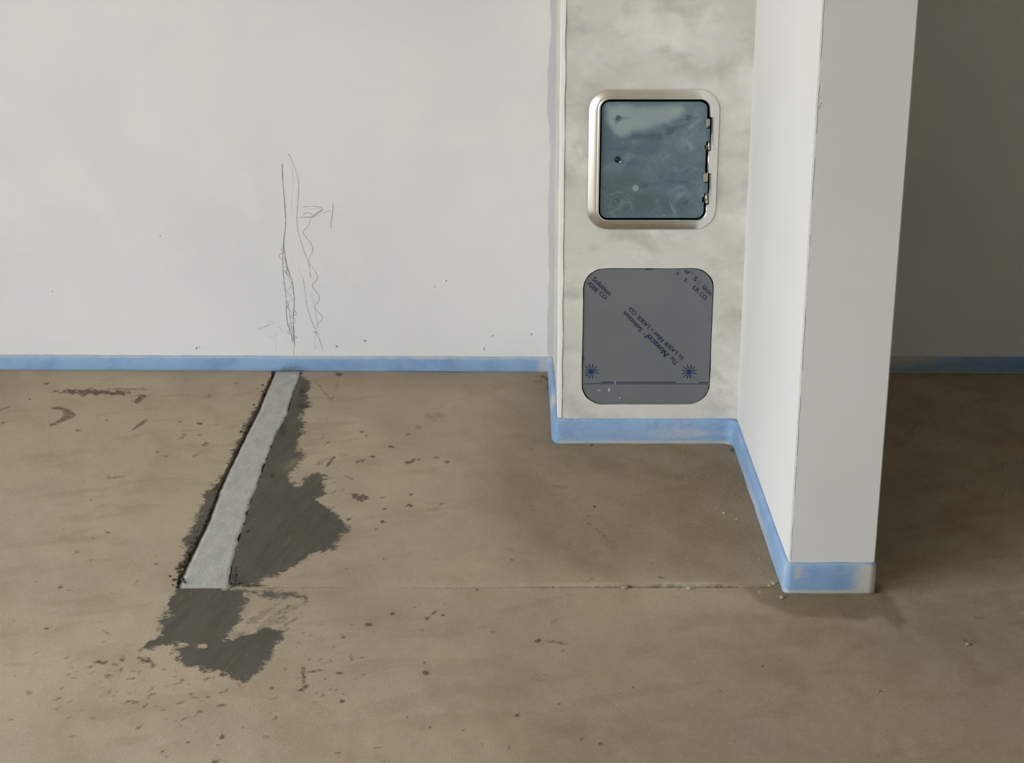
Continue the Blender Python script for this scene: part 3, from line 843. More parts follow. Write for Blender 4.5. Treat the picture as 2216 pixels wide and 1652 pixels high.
def foam_strip(name, path, hf, label, dirtf, thick=0.0095, tf=None):
    """path runs left to right as seen from the room; outward normal = towards the room"""
    n = len(path)
    prof = [(-0.004, 0.0), (0.0, 0.0), (0.55, 0.0), (0.93, 0.0), (1.0, 0.06), (1.03, 0.2), (1.02, 0.4), (0.98, 0.6), (0.9, 0.78), (0.76, 0.9), (0.55, 0.975), (0.3, 1.0), (0.0, 1.0), (-0.004, 1.0)]
    V, Fc, dirt, grime = [], [], [], []
    s = 0.0
    for i, p in enumerate(path):
        a = path[max(0, i - 1)]; b = path[min(n - 1, i + 1)]
        if i: s += (p - path[i - 1]).length
        d = (b - a).normalized()
        nrm = Vector((d.y, -d.x))
        h = hf(p.x, p.y) * (1 + 0.03 * (float(vnoise(np.array([s * 20.0]), np.array([0.3]), 3)[0]) - .5))
        tt = (tf(p.x, p.y) if tf else thick) * (1 + 0.16 * (float(vnoise(np.array([s * 12.0]), np.array([1.3]), 4)[0]) - .5))
        for (t, z) in prof:
            off = t * tt if t >= 0 else t
            q = p + nrm * off
            V.append((q.x, q.y, z * h + 0.0))
            dd, gg = dirtf(q.x, q.y, z)
            dirt.append(dd); grime.append(gg)
    m = len(prof)
    for i in range(n - 1):
        for k in range(m - 1):
            Fc.append((i * m + k, (i + 1) * m + k, (i + 1) * m + k + 1, i * m + k + 1))
    Fc.append(tuple(range(m)))
    Fc.append(tuple((n - 1) * m + k for k in reversed(range(m))))
    o = mesh_obj(name, V, Fc, M['foam'], None, True)
    for k, a in (('dirt', dirt), ('grime', grime)):
        at = o.data.attributes.new(k, 'FLOAT', 'POINT')
        at.data.foreach_set('value', np.array(a, np.float32))
    tag(o, label, 'edge strip', 'blue foam edge strips')
    return o

def g(v, c, w): return math.exp(-((v - c) / w) ** 2)
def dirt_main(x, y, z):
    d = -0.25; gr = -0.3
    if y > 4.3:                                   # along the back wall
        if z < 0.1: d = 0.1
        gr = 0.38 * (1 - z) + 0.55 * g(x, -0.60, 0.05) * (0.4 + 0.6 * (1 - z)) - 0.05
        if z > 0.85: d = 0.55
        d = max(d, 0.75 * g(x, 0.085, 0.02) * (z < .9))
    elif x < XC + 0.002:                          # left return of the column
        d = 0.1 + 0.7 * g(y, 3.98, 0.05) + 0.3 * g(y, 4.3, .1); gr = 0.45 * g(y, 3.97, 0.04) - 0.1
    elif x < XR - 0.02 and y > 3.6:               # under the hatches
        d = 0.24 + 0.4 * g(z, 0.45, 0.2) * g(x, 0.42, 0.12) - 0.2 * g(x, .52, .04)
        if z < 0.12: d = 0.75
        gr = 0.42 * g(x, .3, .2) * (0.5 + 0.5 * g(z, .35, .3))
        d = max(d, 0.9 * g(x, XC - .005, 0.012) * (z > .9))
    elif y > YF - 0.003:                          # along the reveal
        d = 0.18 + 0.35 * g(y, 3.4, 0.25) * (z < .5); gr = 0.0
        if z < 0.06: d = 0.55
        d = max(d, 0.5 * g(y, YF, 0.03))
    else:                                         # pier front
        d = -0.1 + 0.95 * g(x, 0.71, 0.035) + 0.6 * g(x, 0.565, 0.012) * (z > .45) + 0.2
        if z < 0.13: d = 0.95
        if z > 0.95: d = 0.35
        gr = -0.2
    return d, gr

inn = 0.004
path = fillet_path([(XL + 0.02, float(yb(XL))), (XC, float(yb(XC))), (XC, YP), (XR, YP), (XR, YF), (XE + 0.001, YF)],
                   [0, 0.020, 0.004, 0.034, 0.005, 0])
def h_main(x, y):
    if y > 4.33: return 0.0415
    if x < XC + 0.02 and y > YP + 0.0: return 0.0415 + (0.064 - 0.0415) * min(1, (4.33 - y) / 0.2)
    if y > YP - 0.03: return 0.0635
    if y > YF + 0.02: return 0.0625
    return 0.0655
def t_main(x, y):
    if x < XC + 0.02 and y > YP + 0.01 and y < 4.33: return 0.015
    return 0.0100
strip_main = foam_strip('foam_edge_strip', path, h_main,
    'long lit blue foam edge strip along back wall, column and pier', dirt_main, 0.010, t_main)

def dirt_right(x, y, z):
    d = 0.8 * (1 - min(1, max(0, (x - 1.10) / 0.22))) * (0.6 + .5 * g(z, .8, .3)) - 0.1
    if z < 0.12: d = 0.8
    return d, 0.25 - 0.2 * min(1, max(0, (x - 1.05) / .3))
path = fillet_path([(XE + 0.005, float(yb(XE))), (XRT - 0.02, float(yb(XRT)))], [0, 0])
strip_right = foam_strip('foam_edge_strip', path, lambda x, y: 0.047, 'shaded blue foam edge strip at the foot of the dark wall right of the pier', dirt_right)
for o in (strip_main, strip_right):
    if 'group' in o: del o['group']

# ------------------------------------------------------------------ upper hatch
hatch = bpy.data.objects.new('access_hatch', None)
hatch.empty_display_size = 0.05
hatch.location = (HC[0], YP, hz0)
link(hatch)
tag(hatch, 'steel-framed access hatch with blue film-covered door, upper of the two', 'hatch')
def under(o, root):       # parent without moving
    o.parent = root
    o.location = o.location - root.location
    return o

nzs = []
for (ya, yb_) in ((441, 373), (325, 252)):
    _, za = PL(1530, ya, YP); _, zb_ = PL(1530, yb_, YP)
    nzs.append((float(za), float(zb_)))
bm = bmesh.new()
NS = 0.0075
rings = []
W, Hh = HS
# (inset, y offset, notch shift)
prof = [(0.0, 0.003, 0), (-0.0003, -0.0012, 0), (0.0008, -0.0026, 0), (0.0026, -0.0038, 0), (0.0060, -0.0054, 0), (0.0110, -0.0074, 0), (0.0165, -0.0092, 0), (0.0190, -0.0096, 0), (0.0206, -0.0097, 0),
        (0.0222, -0.0106, 1), (0.0240, -0.0110, 1), (0.0256, -0.0100, 1), (0.0266, -0.0066, 1), (0.0270, 0.012, 1), (0.0272, 0.05, 1)]
for ins, yo, sh in prof:
    f = ins / 0.027
    cx = HC[0] + (IC[0] - HC[0]) * f; cz = HC[1] + (IC[1] - HC[1]) * f
    w = HS[0] + (IS[0] - HS[0]) * f; h = HS[1] + (IS[1] - HS[1]) * f
    r = 0.050 + (0.021 - 0.050) * f
    pts = rrect(cx, cz, w, h, r, 12, nzs, NS if sh else 0.0)
    rings.append([bm.verts.new((x, YP + yo, z)) for x, z in pts])
for a, b in zip(rings[:-1], rings[1:]):
    for i in range(len(a)):
        j = (i + 1) % len(a)
        bm.faces.new((a[i], a[j], b[j], b[i]))
frame = under(bm_obj('frame', bm, M['steel'], None, True), hatch)
frame['label'] = 'raised stainless steel frame with rounded corners'

# cavity behind the door
bm = bmesh.new()
c = [bm.verts.new((x, YP + 0.05, z)) for x, z in rrect(IC[0], IC[1], IS[0] + 0.014, IS[1] + 0.004, 0.02)]
bm.faces.new(c)
cav = under(bm_obj('cavity', bm, M['void']), hatch)

# door leaf, a fine grid carrying the smears of the film
dx0, _ = PL(1300.5, 345, YP); dx1, _ = PL(1526.5, 345, YP); _, dz1 = PL(1410, 220, YP); _, dz0 = PL(1410, 471, YP)
dx0, dx1, dz0, dz1 = map(float, (dx0, dx1, dz0, dz1))
YD = YP - 0.003
def plate(x0, x1, z0, z1, r, yf, depth, nx, nz, mat, name, attrs=None):
    zs = np.unique(np.concatenate([np.linspace(z0, z1, nz), z0 + r * (1 - np.cos(np.linspace(0, math.pi / 2, 9))), z1 - r * (1 - np.cos(np.linspace(0, math.pi / 2, 9)))]))
    dzb = np.clip(r - (zs - z0), 0, r); dzt = np.clip(r - (z1 - zs), 0, r)
    dd = np.maximum(dzb, dzt)
    ins = r - np.sqrt(np.maximum(r * r - dd * dd, 0))
    t = np.linspace(0, 1, nx)
    X = (x0 + ins)[:, None] + ((x1 - ins) - (x0 + ins))[:, None] * t
    Z = np.repeat(zs[:, None], nx, 1)
    Y = np.full_like(X, yf)
    # rim: front edge rolled back
    pl_ = [(X, Y, Z)]
    bx = np.concatenate([X[0], X[:, -1], X[-1][::-1], X[::-1, 0], X[0][:1]])
    bz = np.concatenate([Z[0], Z[:, -1], Z[-1][::-1], Z[::-1, 0], Z[0][:1]])
    pl_.append((np.stack([bx, bx]), np.stack([bx * 0 + yf, bx * 0 + yf + depth]), np.stack([bz, bz])))
    return grid_mesh(name, pl_, mat, None, attrs, False)
def c1(pts):     # survey of the smears on the door, on the column plane
    a = np.array([(1180 + .224 * x, 150 + .224 * y) for x, y in pts])
    x, z = PL(a[:, 0], a[:, 1], YP)
    return np.stack([x, z], 1)
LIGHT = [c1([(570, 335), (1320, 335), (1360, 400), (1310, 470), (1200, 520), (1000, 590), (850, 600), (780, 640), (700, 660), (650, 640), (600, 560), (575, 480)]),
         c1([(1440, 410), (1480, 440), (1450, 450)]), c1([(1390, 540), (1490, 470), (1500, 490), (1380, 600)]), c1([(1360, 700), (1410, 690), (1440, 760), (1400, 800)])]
DULL = [c1([(545, 1010), (700, 1000), (900, 1020), (950, 1100), (800, 1160), (1000, 1165), (1200, 1215), (1370, 1250), (1420, 1330), (1340, 1400), (535, 1420)])]
SMEAR = [c1([(640, 465), (700, 440), (810, 460), (800, 480), (720, 500), (690, 520)]), c1([(820, 610), (1130, 600), (1150, 680), (1090, 690), (830, 680), (700, 690), (690, 680), (820, 660)]),
         c1([(940, 1090), (1200, 1070), (1370, 1080), (1380, 1100), (1200, 1090), (960, 1150), (900, 1150)]), c1([(620, 760), (790, 750), (760, 780), (620, 780)]), c1([(800, 900), (980, 905), (980, 920), (800, 915)]),
         c1([(1160, 570), (1230, 545), (1380, 515), (1400, 490), (1410, 520), (1300, 570), (1230, 620), (1190, 640), (1150, 620)]), c1([(1100, 1030), (1115, 1030), (1118, 1090), (1105, 1090)]),
         c1([(545, 330), (580, 330), (585, 430), (550, 420)]), c1([(545, 1130), (580, 1130), (590, 1160), (550, 1165)])]
PALE = [c1([(870 + 38 * math.cos(t), 1145 + 38 * math.sin(t)) for t in np.linspace(0, 6.0, 16)]), c1([(1130, 1400), (1170, 1395), (1160, 1420), (1130, 1420)]), c1([(610, 1195), (660, 1200), (650, 1220), (610, 1215)]),
        c1([(1200, 1205), (1220, 1205), (1215, 1220), (1205, 1220)]), c1([(1160, 1260), (1175, 1265), (1172, 1280), (1160, 1278)])]
def door_attrs(V):
    P2 = V[:, [0, 2]]
    mx = lambda L: np.clip(np.max([poly_sdf(P2, p) for p in L], 0), -0.05, 0.05)
    return {'light': mx(LIGHT), 'dull': mx(DULL), 'smear': mx(SMEAR), 'pale': mx(PALE)}
door = under(plate(dx0, dx1, dz0, dz1, 0.0165, YD, 0.012, 150, 160, M['door'], 'hatch_door', door_attrs), hatch)
door['label'] = 'door leaf under smeared blue protective film'

def at(px, py, Y=None):
    x, z = PL(px, py, YP)
    return float(x), float(z)
def tabs(yrange, xr):
    bm = bmesh.new()
    x0, z1 = at(xr[0], yrange[0]); x1, z0 = at(xr[1], yrange[1])
    box(bm, x0, x1, YD + 0.0005, YD + 0.006, z0, z1)
    bmesh.ops.bevel(bm, geom=bm.edges[:], offset=0.0008, segments=1, affect='EDGES')
    return bm
def under2(o, part, root):       # the part already stands at the world origin of the hatch
    o.parent = part
    return o
for i in range(2):
    yr = ((278, 306), (395.5, 418))[i]
    xr = ((1524, 1536.2), (1519, 1531.5))[i]
    o = under2(bm_obj('hinge_tab', tabs(yr, xr), M['door']), door, hatch)
    for k in ('light', 'dull', 'smear', 'pale'):
        a = o.data.attributes.new(k, 'FLOAT', 'POINT')
        a.data.foreach_set('value', np.full(len(o.data.vertices), -0.05, np.float32))
    # fixed leaf and pin barrel
    bx = ((1526, 1536), (1520.5, 1531.5))[i]
    by = ((257, 276), (374, 393))[i]
    ry = ((307, 323.5), (418.5, 439))[i]
    bm = bmesh.new()
    x0, z1 = at(bx[0], by[0]); x1, z0 = at(bx[1], by[1])
    box(bm, x0, x1, YP - 0.004, YP + 0.010, z0, z1)
    bmesh.ops.bevel(bm, geom=bm.edges[:], offset=0.001, segments=2, affect='EDGES')
    hg = under(bm_obj('hinge_leaf', bm, M['steel_dull']), hatch)
    bm = bmesh.new()
    xa, z1 = at(bx[0] + 5.2, ry[0]); xb, z0 = at(bx[1] + 0.6, ry[1])
    r = (xb - xa) / 2
    mt = bmesh.ops.create_cone(bm, cap_ends=True, segments=16, radius1=r, radius2=r, depth=z1 - z0)
    bmesh.ops.translate(bm, verts=mt['verts'], vec=((xa + xb) / 2, YP - 0.002, (z0 + z1) / 2))
    hg = under(bm_obj('hinge_barrel', bm, M['steel_dull'], None, True), hatch)
    bm = bmesh.new()
    xa, z1 = at(bx[0] - 1, ry[0] + 7); xb, z0 = at(bx[0] + 3, ry[1] - 1)
    box(bm, xa, xb, YP - 0.003, YP + 0.008, z0, z1)
    hg = under(bm_obj('hinge_stop', bm, M['steel_dull']), hatch)
# screw in the upper hinge
bm = bmesh.new()
x, z = at(1533.8, 274.5)
mt = bmesh.ops.create_cone(bm, cap_ends=True, segments=12, radius1=0.0032, radius2=0.0026, depth=0.003)
bmesh.ops.rotate(bm, verts=bm.verts, matrix=__import__('mathutils').Matrix.Rotation(math.pi / 2, 3, 'X'))
bmesh.ops.translate(bm, verts=bm.verts, vec=(x, YP - 0.005, z))
under(bm_obj('hinge_screw', bm, M['dark_metal'], None, True), hatch)

def lathe_y(prof, cx, yf, cz, seg=20):
    bm = bmesh.new()
    rings = []
    for r, y in prof:
        rings.append([bm.verts.new((cx + r * math.cos(2 * math.pi * k / seg), yf + y, cz + r * math.sin(2 * math.pi * k / seg))) for k in range(seg)])
    for a, b in zip(rings[:-1], rings[1:]):
        for k in range(seg): bm.faces.new((a[k], a[(k + 1) % seg], b[(k + 1) % seg], b[k]))
    bm.faces.new(rings[-1])
    return bm
for px, py in ((1338, 255), (1489.5, 255), (1334, 435.5), (1483.5, 436.5), (1448, 284)):
    x, z = at(px, py)
    bm = lathe_y([(0.0066, 0.0004), (0.0062, -0.0010), (0.0052, -0.0012), (0.0044, -0.0002), (0.0030, -0.0002), (0.0022, -0.0012), (0.0008, -0.0014)], x, YD, z)
    o = under2(bm_obj('weld_stud', bm, M['door'], None, True), door, hatch)
    for k in ('light', 'dull', 'smear', 'pale'):
        a = o.data.attributes.new(k, 'FLOAT', 'POINT')
        a.data.foreach_set('value', np.full(len(o.data.vertices), 0.012 if k == 'smear' else -0.05, np.float32))
x, z = at(1336, 345)
bm = lathe_y([(0.0080, 0.0002), (0.0075, -0.0010), (0.0060, -0.0013), (0.0050, -0.0004), (0.0044, -0.0004), (0.0038, -0.0022), (0.0015, -0.0025)], x, YD, z, 28)
lk = under2(bm_obj('key_socket', bm, M['dark_metal'], None, True), door, hatch)
lk['label'] = 'dark round key socket'
bm = lathe_y([(0.0026, 0.0), (0.0022, -0.0016), (0.0008, -0.0022)], x + 0.0068, YD - 0.0008, z - 0.0050, 12)  # small steel bump added as the glint on the socket
under2(bm_obj('socket_glint', bm, M['steel'], None, True), door, hatch)

# ------------------------------------------------------------------ lower cover sheet with printed film
sheet = plate(sx0, sx1, sz0, sz1, 0.049, YP + 0.0028, 0.012, 24, 30, M['sheet'], 'cover_sheet')
tag(sheet, 'grey film-covered metal sheet with diagonal dark lettering, set in the lower cut-out', 'cover sheet')
YS = YP + 0.0028 - 0.0003
def text_part(txt, px0, py0, px1, py1, mat, cap, bold=0.0, shear=0.0):
    """lay a line of print along the segment from the first letter's foot to the last letter's foot"""
    x0, z0 = at(px0, py0); x1, z1 = at(px1, py1)
    cu = bpy.data.curves.new('printed_text', 'FONT')
    cu.body = txt
    cu.size = 1.0
    cu.shear = shear
    cu.resolution_u = 3
    ob = bpy.data.objects.new('tmp_text', cu)
    COL.objects.link(ob)
    dg = bpy.context.evaluated_depsgraph_get()
    me = bpy.data.meshes.new_from_object(ob.evaluated_get(dg))
    bpy.data.objects.remove(ob)
    co = np.empty(len(me.vertices) * 3, np.float32)
    me.vertices.foreach_get('co', co)
    co = co.reshape(-1, 3)
    wx = co[:, 0].max() - co[:, 0].min()
    d = np.array([x1 - x0, z1 - z0]); Lh = np.linalg.norm(d); d /= Lh
    s = Lh / wx
    u = (co[:, 0] - co[:, 0].min()) * s
    v = co[:, 1] * cap * 0.00114 / 0.70
    nx = np.array([-d[1], d[0]])
    out = np.stack([x0 + u * d[0] + v * nx[0], np.full_like(u, YS), z0 + u * d[1] + v * nx[1]], 1)
    me.vertices.foreach_set('co', out.astype(np.float32).ravel())
    me.update()
    me.materials.clear()
    me.materials.append(mat)
    me.name = 'printed_text'
    o = bpy.data.objects.new('printed_text', me)
    link(o, sheet)
    if bold:      # thicken the strokes by a second impression
        o2 = o.copy()
        me2 = me.copy()
        out2 = out.copy(); out2[:, 0] += d[0] * bold; out2[:, 2] += d[1] * bold; out2[:, 1] -= 0.00005
        n0 = len(me.vertices)
        V = np.concatenate([out, out2])
        Fs = [tuple(p.vertices) for p in me.polygons]
        Fs += [tuple(i + n0 for i in f) for f in Fs]
        nm = bpy.data.meshes.new('printed_text')
        nm.from_pydata(V.tolist(), [], Fs); nm.materials.append(mat)
        o.data = nm
        bpy.data.objects.remove(o2)
    return o
# middle print, running from lower right to upper left
text_part('The', 1468.5, 785.5, 1455.5, 771.5, M['navy'], 10.3, 0.0006)
text_part('Novacel', 1449.5, 767.5, 1404.5, 722.5, M['navy'], 13.5, 0.0016, 0.25)
text_part('\u00ae', 1398.5, 724.0, 1393.5, 719.5, M['greyprint'], 5.3)
text_part('Solution', 1392.5, 713.5, 1354.5, 674.5, M['navy'], 10.5, 0.0012)
text_part('for', 1481.0, 775.5, 1472.0, 766.5, M['navy'], 9.9, 0.0006)
text_part('LASER', 1468.0, 762.5, 1443.0, 739.5, M['navy'], 9.4, 0.0010)
text_part('Fiber', 1438.5, 735.5, 1418.0, 717.0, M['navy'], 9.7, 0.0010)
text_part('&', 1415.3, 714.5, 1411.3, 710.5, M['navy'], 5.8, 0.0003)
text_part('LASER', 1408.8, 706.5, 1384.0, 683.0, M['navy'], 9.4, 0.0010)
text_part('CO', 1379.5, 677.5, 1367.5, 666.5, M['navy'], 9.6, 0.0010)
text_part('2', 1367.0, 667.5, 1364.0, 664.5, M['navy'], 5.3)
# upper left print, reading down to the right
text_part('Solution', 1280.5, 606.0, 1317.5, 641.0, M['navy'], 10.5, 0.0010)
text_part('ASER', 1270.0, 615.0, 1289.0, 634.0, M['navy'], 9.4, 0.0010)
text_part('CO', 1295.0, 637.5, 1308.0, 649.0, M['navy'], 9.6, 0.0010)
text_part('2', 1308.5, 650.5, 1311.5, 653.0, M['greyprint'], 5.3)
# upper right print, partly rubbed away
text_part('el', 1480.0, 588.0, 1487.5, 595.0, M['navy'], 8.8, 0.0010, 0.25)
text_part('\u00ae', 1493.5, 592.5, 1498.0, 596.5, M['greyprint'], 5.3)
text_part('S', 1499.0, 605.5, 1504.0, 610.0, M['navy'], 10.5, 0.0008)
text_part('ol', 1505.0, 611.5, 1512.0, 617.5, M['greyprint'], 10.5, 0.0006)
text_part('tion', 1517.5, 622.5, 1535.5, 640.5, M['navy'], 10.5, 0.0009)
text_part('&', 1463.0, 592.5, 1467.0, 596.5, M['navy'], 5.8, 0.0003)
text_part('L', 1480.0, 608.5, 1484.8, 613.2, M['navy'], 9.4, 0.0008)
text_part('ER', 1497.5, 625.5, 1509.0, 635.0, M['navy'], 9.4, 0.0010)
text_part('CO', 1512.0, 638.5, 1524.5, 650.0, M['navy'], 9.6, 0.0010)
text_part('2', 1525.2, 651.0, 1528.2, 653.8, M['greyprint'], 5.3)
text_part('n', 1265.8, 778.0, 1264.0, 773.0, M['navy'], 10.5, 0.0006)

def flat(name, polys, mat, y=None):
    V, Fc = [], []
    for p in polys:
        n0 = len(V)
        V += [(x, YS if y is None else y, z) for x, z in p]
        Fc.append(tuple(range(n0, n0 + len(p))))
    return mesh_obj(name, V, Fc, mat, sheet)
def linep(p, q, w):
    (x0, z0), (x1, z1) = at(*p), at(*q)
    d = np.array([x1 - x0, z1 - z0]); L = np.linalg.norm(d); nx, nz = -d[1] / L * w / 2, d[0] / L * w / 2
    return [(x0 + nx, z0 + nz), (x1 + nx, z1 + nz), (x1 - nx, z1 - nz), (x0 - nx, z0 - nz)]
for cx, cy, cut in ((1279.0, 805.0, 1264.0), (1491.5, 806.0, 0)):
    x, z = at(cx, cy)
    rays_ = []
    for k in range(12):
        a = math.radians(15 + 30 * k)
        if abs(a - math.radians(315)) < 0.1: continue
        ca, sa = math.cos(a), math.sin(a)
        r0, r1 = 0.0085, 0.0190
        if cut and ca * r1 < -0.0165: r1 = 0.0150
        w = 0.0009
        rays_.append([(x + ca * r0 - sa * w * 1.6, z + sa * r0 + ca * w * 1.6), (x + ca * r1 - sa * w, z + sa * r1 + ca * w), (x + ca * r1 + sa * w, z + sa * r1 - ca * w), (x + ca * r0 + sa * w * 1.6, z + sa * r0 - ca * w * 1.6)])
    flat('printed_starburst', rays_, M['navy'])
    flat('printed_disc', [[(x + 0.0105 * math.cos(t), z + 0.0105 * math.sin(t)) for t in np.linspace(0, 2 * math.pi, 24, endpoint=False)]], M['greyprint'], YS - 0.00005)
    flat('printed_disc', [[(x + 0.0062 * math.cos(t), z + 0.0062 * math.sin(t)) for t in np.linspace(0, 2 * math.pi, 20, endpoint=False)]], M['navy_blue'], YS - 0.0001)
    flat('printed_line', [linep((cx + 7, cy + 8), (cx + 22, cy + 23), 0.0012)], M['greyprint'])
flat('printed_line', [linep((1263.5, 831.5), (1531.5, 832.0), 0.0015)], M['navy'])
flat('printed_line', [linep((1301, 828.2), (1463, 828.4), 0.0022)], M['navy'])
flat('printed_line', [linep((1513, 829), (1532, 829), 0.0022)], M['navy'])
for (cx, cy, w, h) in ((1318, 845, 2.5, 5), (1296.5, 846, 5, 1.8), (1341, 862.5, 2, 2.5), (1331, 829, 1.6, 4), (1280, 672, 12, .6), (1290, 708, 14, .7), (1285, 747, 12, .6), (1525, 676, 9, .5), (1527, 709, 8, .5)):
    x, z = at(cx, cy)
    rg = random.Random(int(cx))
    flat('pale_scuff', [[(x + w * .00112 * math.cos(t) * rg.uniform(.6, 1.2), z + h * .00118 * math.sin(t) * rg.uniform(.6, 1.2)) for t in np.linspace(0, 2 * math.pi, 12, endpoint=False)]], M['faint_scuff'] if h < 1 else M['pale_scuff'], YS - 0.0001)

# dark nick above the sheet
bm = bmesh.new()
x, z = at(1405, 582)
vs = [bm.verts.new((x + a, YP - 0.0004, z + b)) for a, b in ((-.009, -.0022), (-.0075, .0006), (-.003, .0016), (.002, .0012), (.006, .0004), (.009, -.0022))]
bm.faces.new(vs)
bm_obj('plaster_nick', bm, M['void'], column)

# ------------------------------------------------------------------ pencil scribbles on the back wall
def c3(pts): return [(480 + .3147 * x, 300 + .3147 * y) for x, y in pts]
def smooth_pts(p, k=5):
    p = np.array(p, float)
    if len(p) < 3:
        t = np.linspace(0, 1, 12)[:, None]
        return p[0] + (p[-1] - p[0]) * t
    q = np.vstack([2 * p[0] - p[1], p, 2 * p[-1] - p[-2]])
    out = []
    for i in range(1, len(q) - 2):
        for t in np.linspace(0, 1, k, endpoint=False):
            a, b, c, d = q[i - 1], q[i], q[i + 1], q[i + 2]
            out.append(0.5 * ((2 * b) + (-a + c) * t + (2 * a - 5 * b + 4 * c - d) * t * t + (-a + 3 * b - 3 * c + d) * t ** 3))
    out.append(p[-1])
    return np.array(out)
prng = random.Random(2)
def stroke(pts, w, mat):
    s = smooth_pts(pts)
    xs, ys_, zs = BW(s[:, 0], s[:, 1])
    n = len(s)
    V, Fc = [], []
    for i in range(n):
        a, b = max(0, i - 1), min(n - 1, i + 1)
        dx, dz = xs[b] - xs[a], zs[b] - zs[a]
        L = math.hypot(dx, dz) or 1
        ww = w * 0.9 * prng.uniform(.65, 1.2) * (0.55 if i in (0, n - 1) else 1) / 2
        nx, nz = -dz / L * ww, dx / L * ww
        y = ys_[i] - 0.0004 - 0.0002 * prng.random()
        V += [(xs[i] + nx, y, zs[i] + nz), (xs[i] - nx, y, zs[i] - nz)]
        if i: Fc.append((2 * i - 2, 2 * i - 1, 2 * i + 1, 2 * i))
    return mesh_obj('pencil_line', V, Fc, mat, wall_back)
PD, PM, PF = M['pencil_dark'], M['pencil_mid'], M['pencil_faint']
stroke(c3([(415, 170), (416, 210), (420, 300), (430, 420), (438, 540), (437, 620), (428, 680), (426, 740), (436, 810), (450, 880), (470, 940), (484, 990), (494, 1060), (498, 1120), (495, 1180), (492, 1250), (495, 1330), (500, 1430)]), .0022, PD)
stroke(c3([(424, 730), (420, 800), (420, 880), (425, 950), (433, 1020), (440, 1080), (442, 1150), (445, 1220), (455, 1280), (475, 1340), (490, 1400)]), .0018, PD)
stroke(c3([(432, 790), (440, 870), (447, 910), (432, 915), (462, 930), (468, 985), (482, 990), (462, 1040), (442, 1052), (468, 1075), (480, 1110), (443, 1125), (462, 1140), (450, 1160), (488, 1195), (500, 1180), (510, 1210), (470, 1222), (500, 1240), (508, 1262), (480, 1272), (450, 1282), (482, 1300), (470, 1318), (452, 1330), (480, 1350), (520, 1370), (482, 1378), (490, 1410)]), .0014, PM)
stroke(c3([(440, 880), (455, 900), (440, 920), (470, 960)]), .0022, PD)
stroke(c3([(452, 1140), (462, 1180), (470, 1230), (478, 1280), (486, 1330), (494, 1380)]), .0014, PM)
stroke(c3([(425, 755), (405, 765), (430, 780), (400, 795), (395, 810), (410, 835)]), .0013, PM)
stroke(c3([(415, 985), (430, 1010), (436, 1050)]), .0015, PM)
stroke(c3([(455, 100), (475, 135), (500, 200), (520, 255), (528, 310), (528, 370), (523, 440), (517, 510), (517, 570), (525, 640), (545, 710), (575, 800), (602, 860), (640, 910), (656, 945), (648, 980), (622, 1005), (630, 1030), (655, 1060), (672, 1100), (655, 1130), (640, 1155), (650, 1180), (680, 1210), (690, 1240), (665, 1270), (655, 1300), (650, 1330)]), .0015, PM)
stroke(c3([(605, 570), (592, 605), (567, 628), (562, 655), (590, 692), (618, 730), (626, 765), (607, 812), (598, 850), (606, 910), (612, 960)]), .0015, PM)
stroke(c3([(560, 960), (570, 1040), (580, 1120), (600, 1200), (625, 1270), (645, 1320)]), .0014, PM)
stroke(c3([(615, 1060), (630, 1130), (645, 1200), (655, 1280)]), .0013, PF)
stroke(c3([(630, 1332), (655, 1330), (648, 1345)]), .0022, PD)
stroke(c3([(650, 1335), (672, 1385), (688, 1430), (690, 1465)]), .0015, PM)
stroke(c3([(645, 1340), (642, 1400), (646, 1450)]), .0012, PF)
stroke(c3([(555, 470), (620, 467), (670, 472), (695, 485), (650, 522), (618, 548), (605, 570)]), .0015, PM)
stroke(c3([(535, 541), (600, 541), (645, 534)]), .0017, PD)
stroke(c3([(560, 527), (570, 515), (605, 510), (628, 528), (660, 508), (694, 487)]), .0015, PM)
stroke(c3([(560, 487), (630, 483), (690, 490)]), .0010, PF)
stroke(c3([(600, 520), (640, 528), (680, 532)]), .0010, PF)
stroke(c3([(696, 511), (720, 506), (745, 490)]), .0014, PM)
stroke(c3([(765, 445), (762, 500), (755, 560), (750, 615)]), .0014, PD)
stroke(c3([(240, 1290), (280, 1305), (360, 1266)]), .0012, PF)
stroke(c3([(245, 1316), (300, 1292), (335, 1280)]), .0015, PM)
stroke(c3([(300, 1258), (335, 1262), (362, 1265)]), .0010, PF)
stroke(c3([(385, 1288), (400, 1305), (412, 1328)]), .0013, PF)
stroke(c3([(290, 1352), (345, 1366), (372, 1352), (378, 1335)]), .0011, PF)
stroke(c3([(372, 1380), (372, 1430), (375, 1480)]), .0010, PF)
stroke(c3([(497, 1430), (495, 1465), (496, 1500)]), .0011, PM)
stroke(c3([(485, 190), (490, 300), (480, 420), (488, 500)]), .0009, PF)
stroke(c3([(528, 880), (540, 930), (560, 960)]), .0009, PF)
def fleck(px, py, rx, ry, mat, seed):
    rg = random.Random(seed)
    V = []
    for k in range(9):
        a = 2 * math.pi * k / 9
        x, y, z = BW(px + rx * math.cos(a) * rg.uniform(.6, 1.3), py + ry * math.sin(a) * rg.uniform(.6, 1.3))
        V.append((float(x), float(y) - 0.0005, float(z)))
    return mesh_obj('wall_fleck', V, [tuple(range(9))], mat, wall_back)
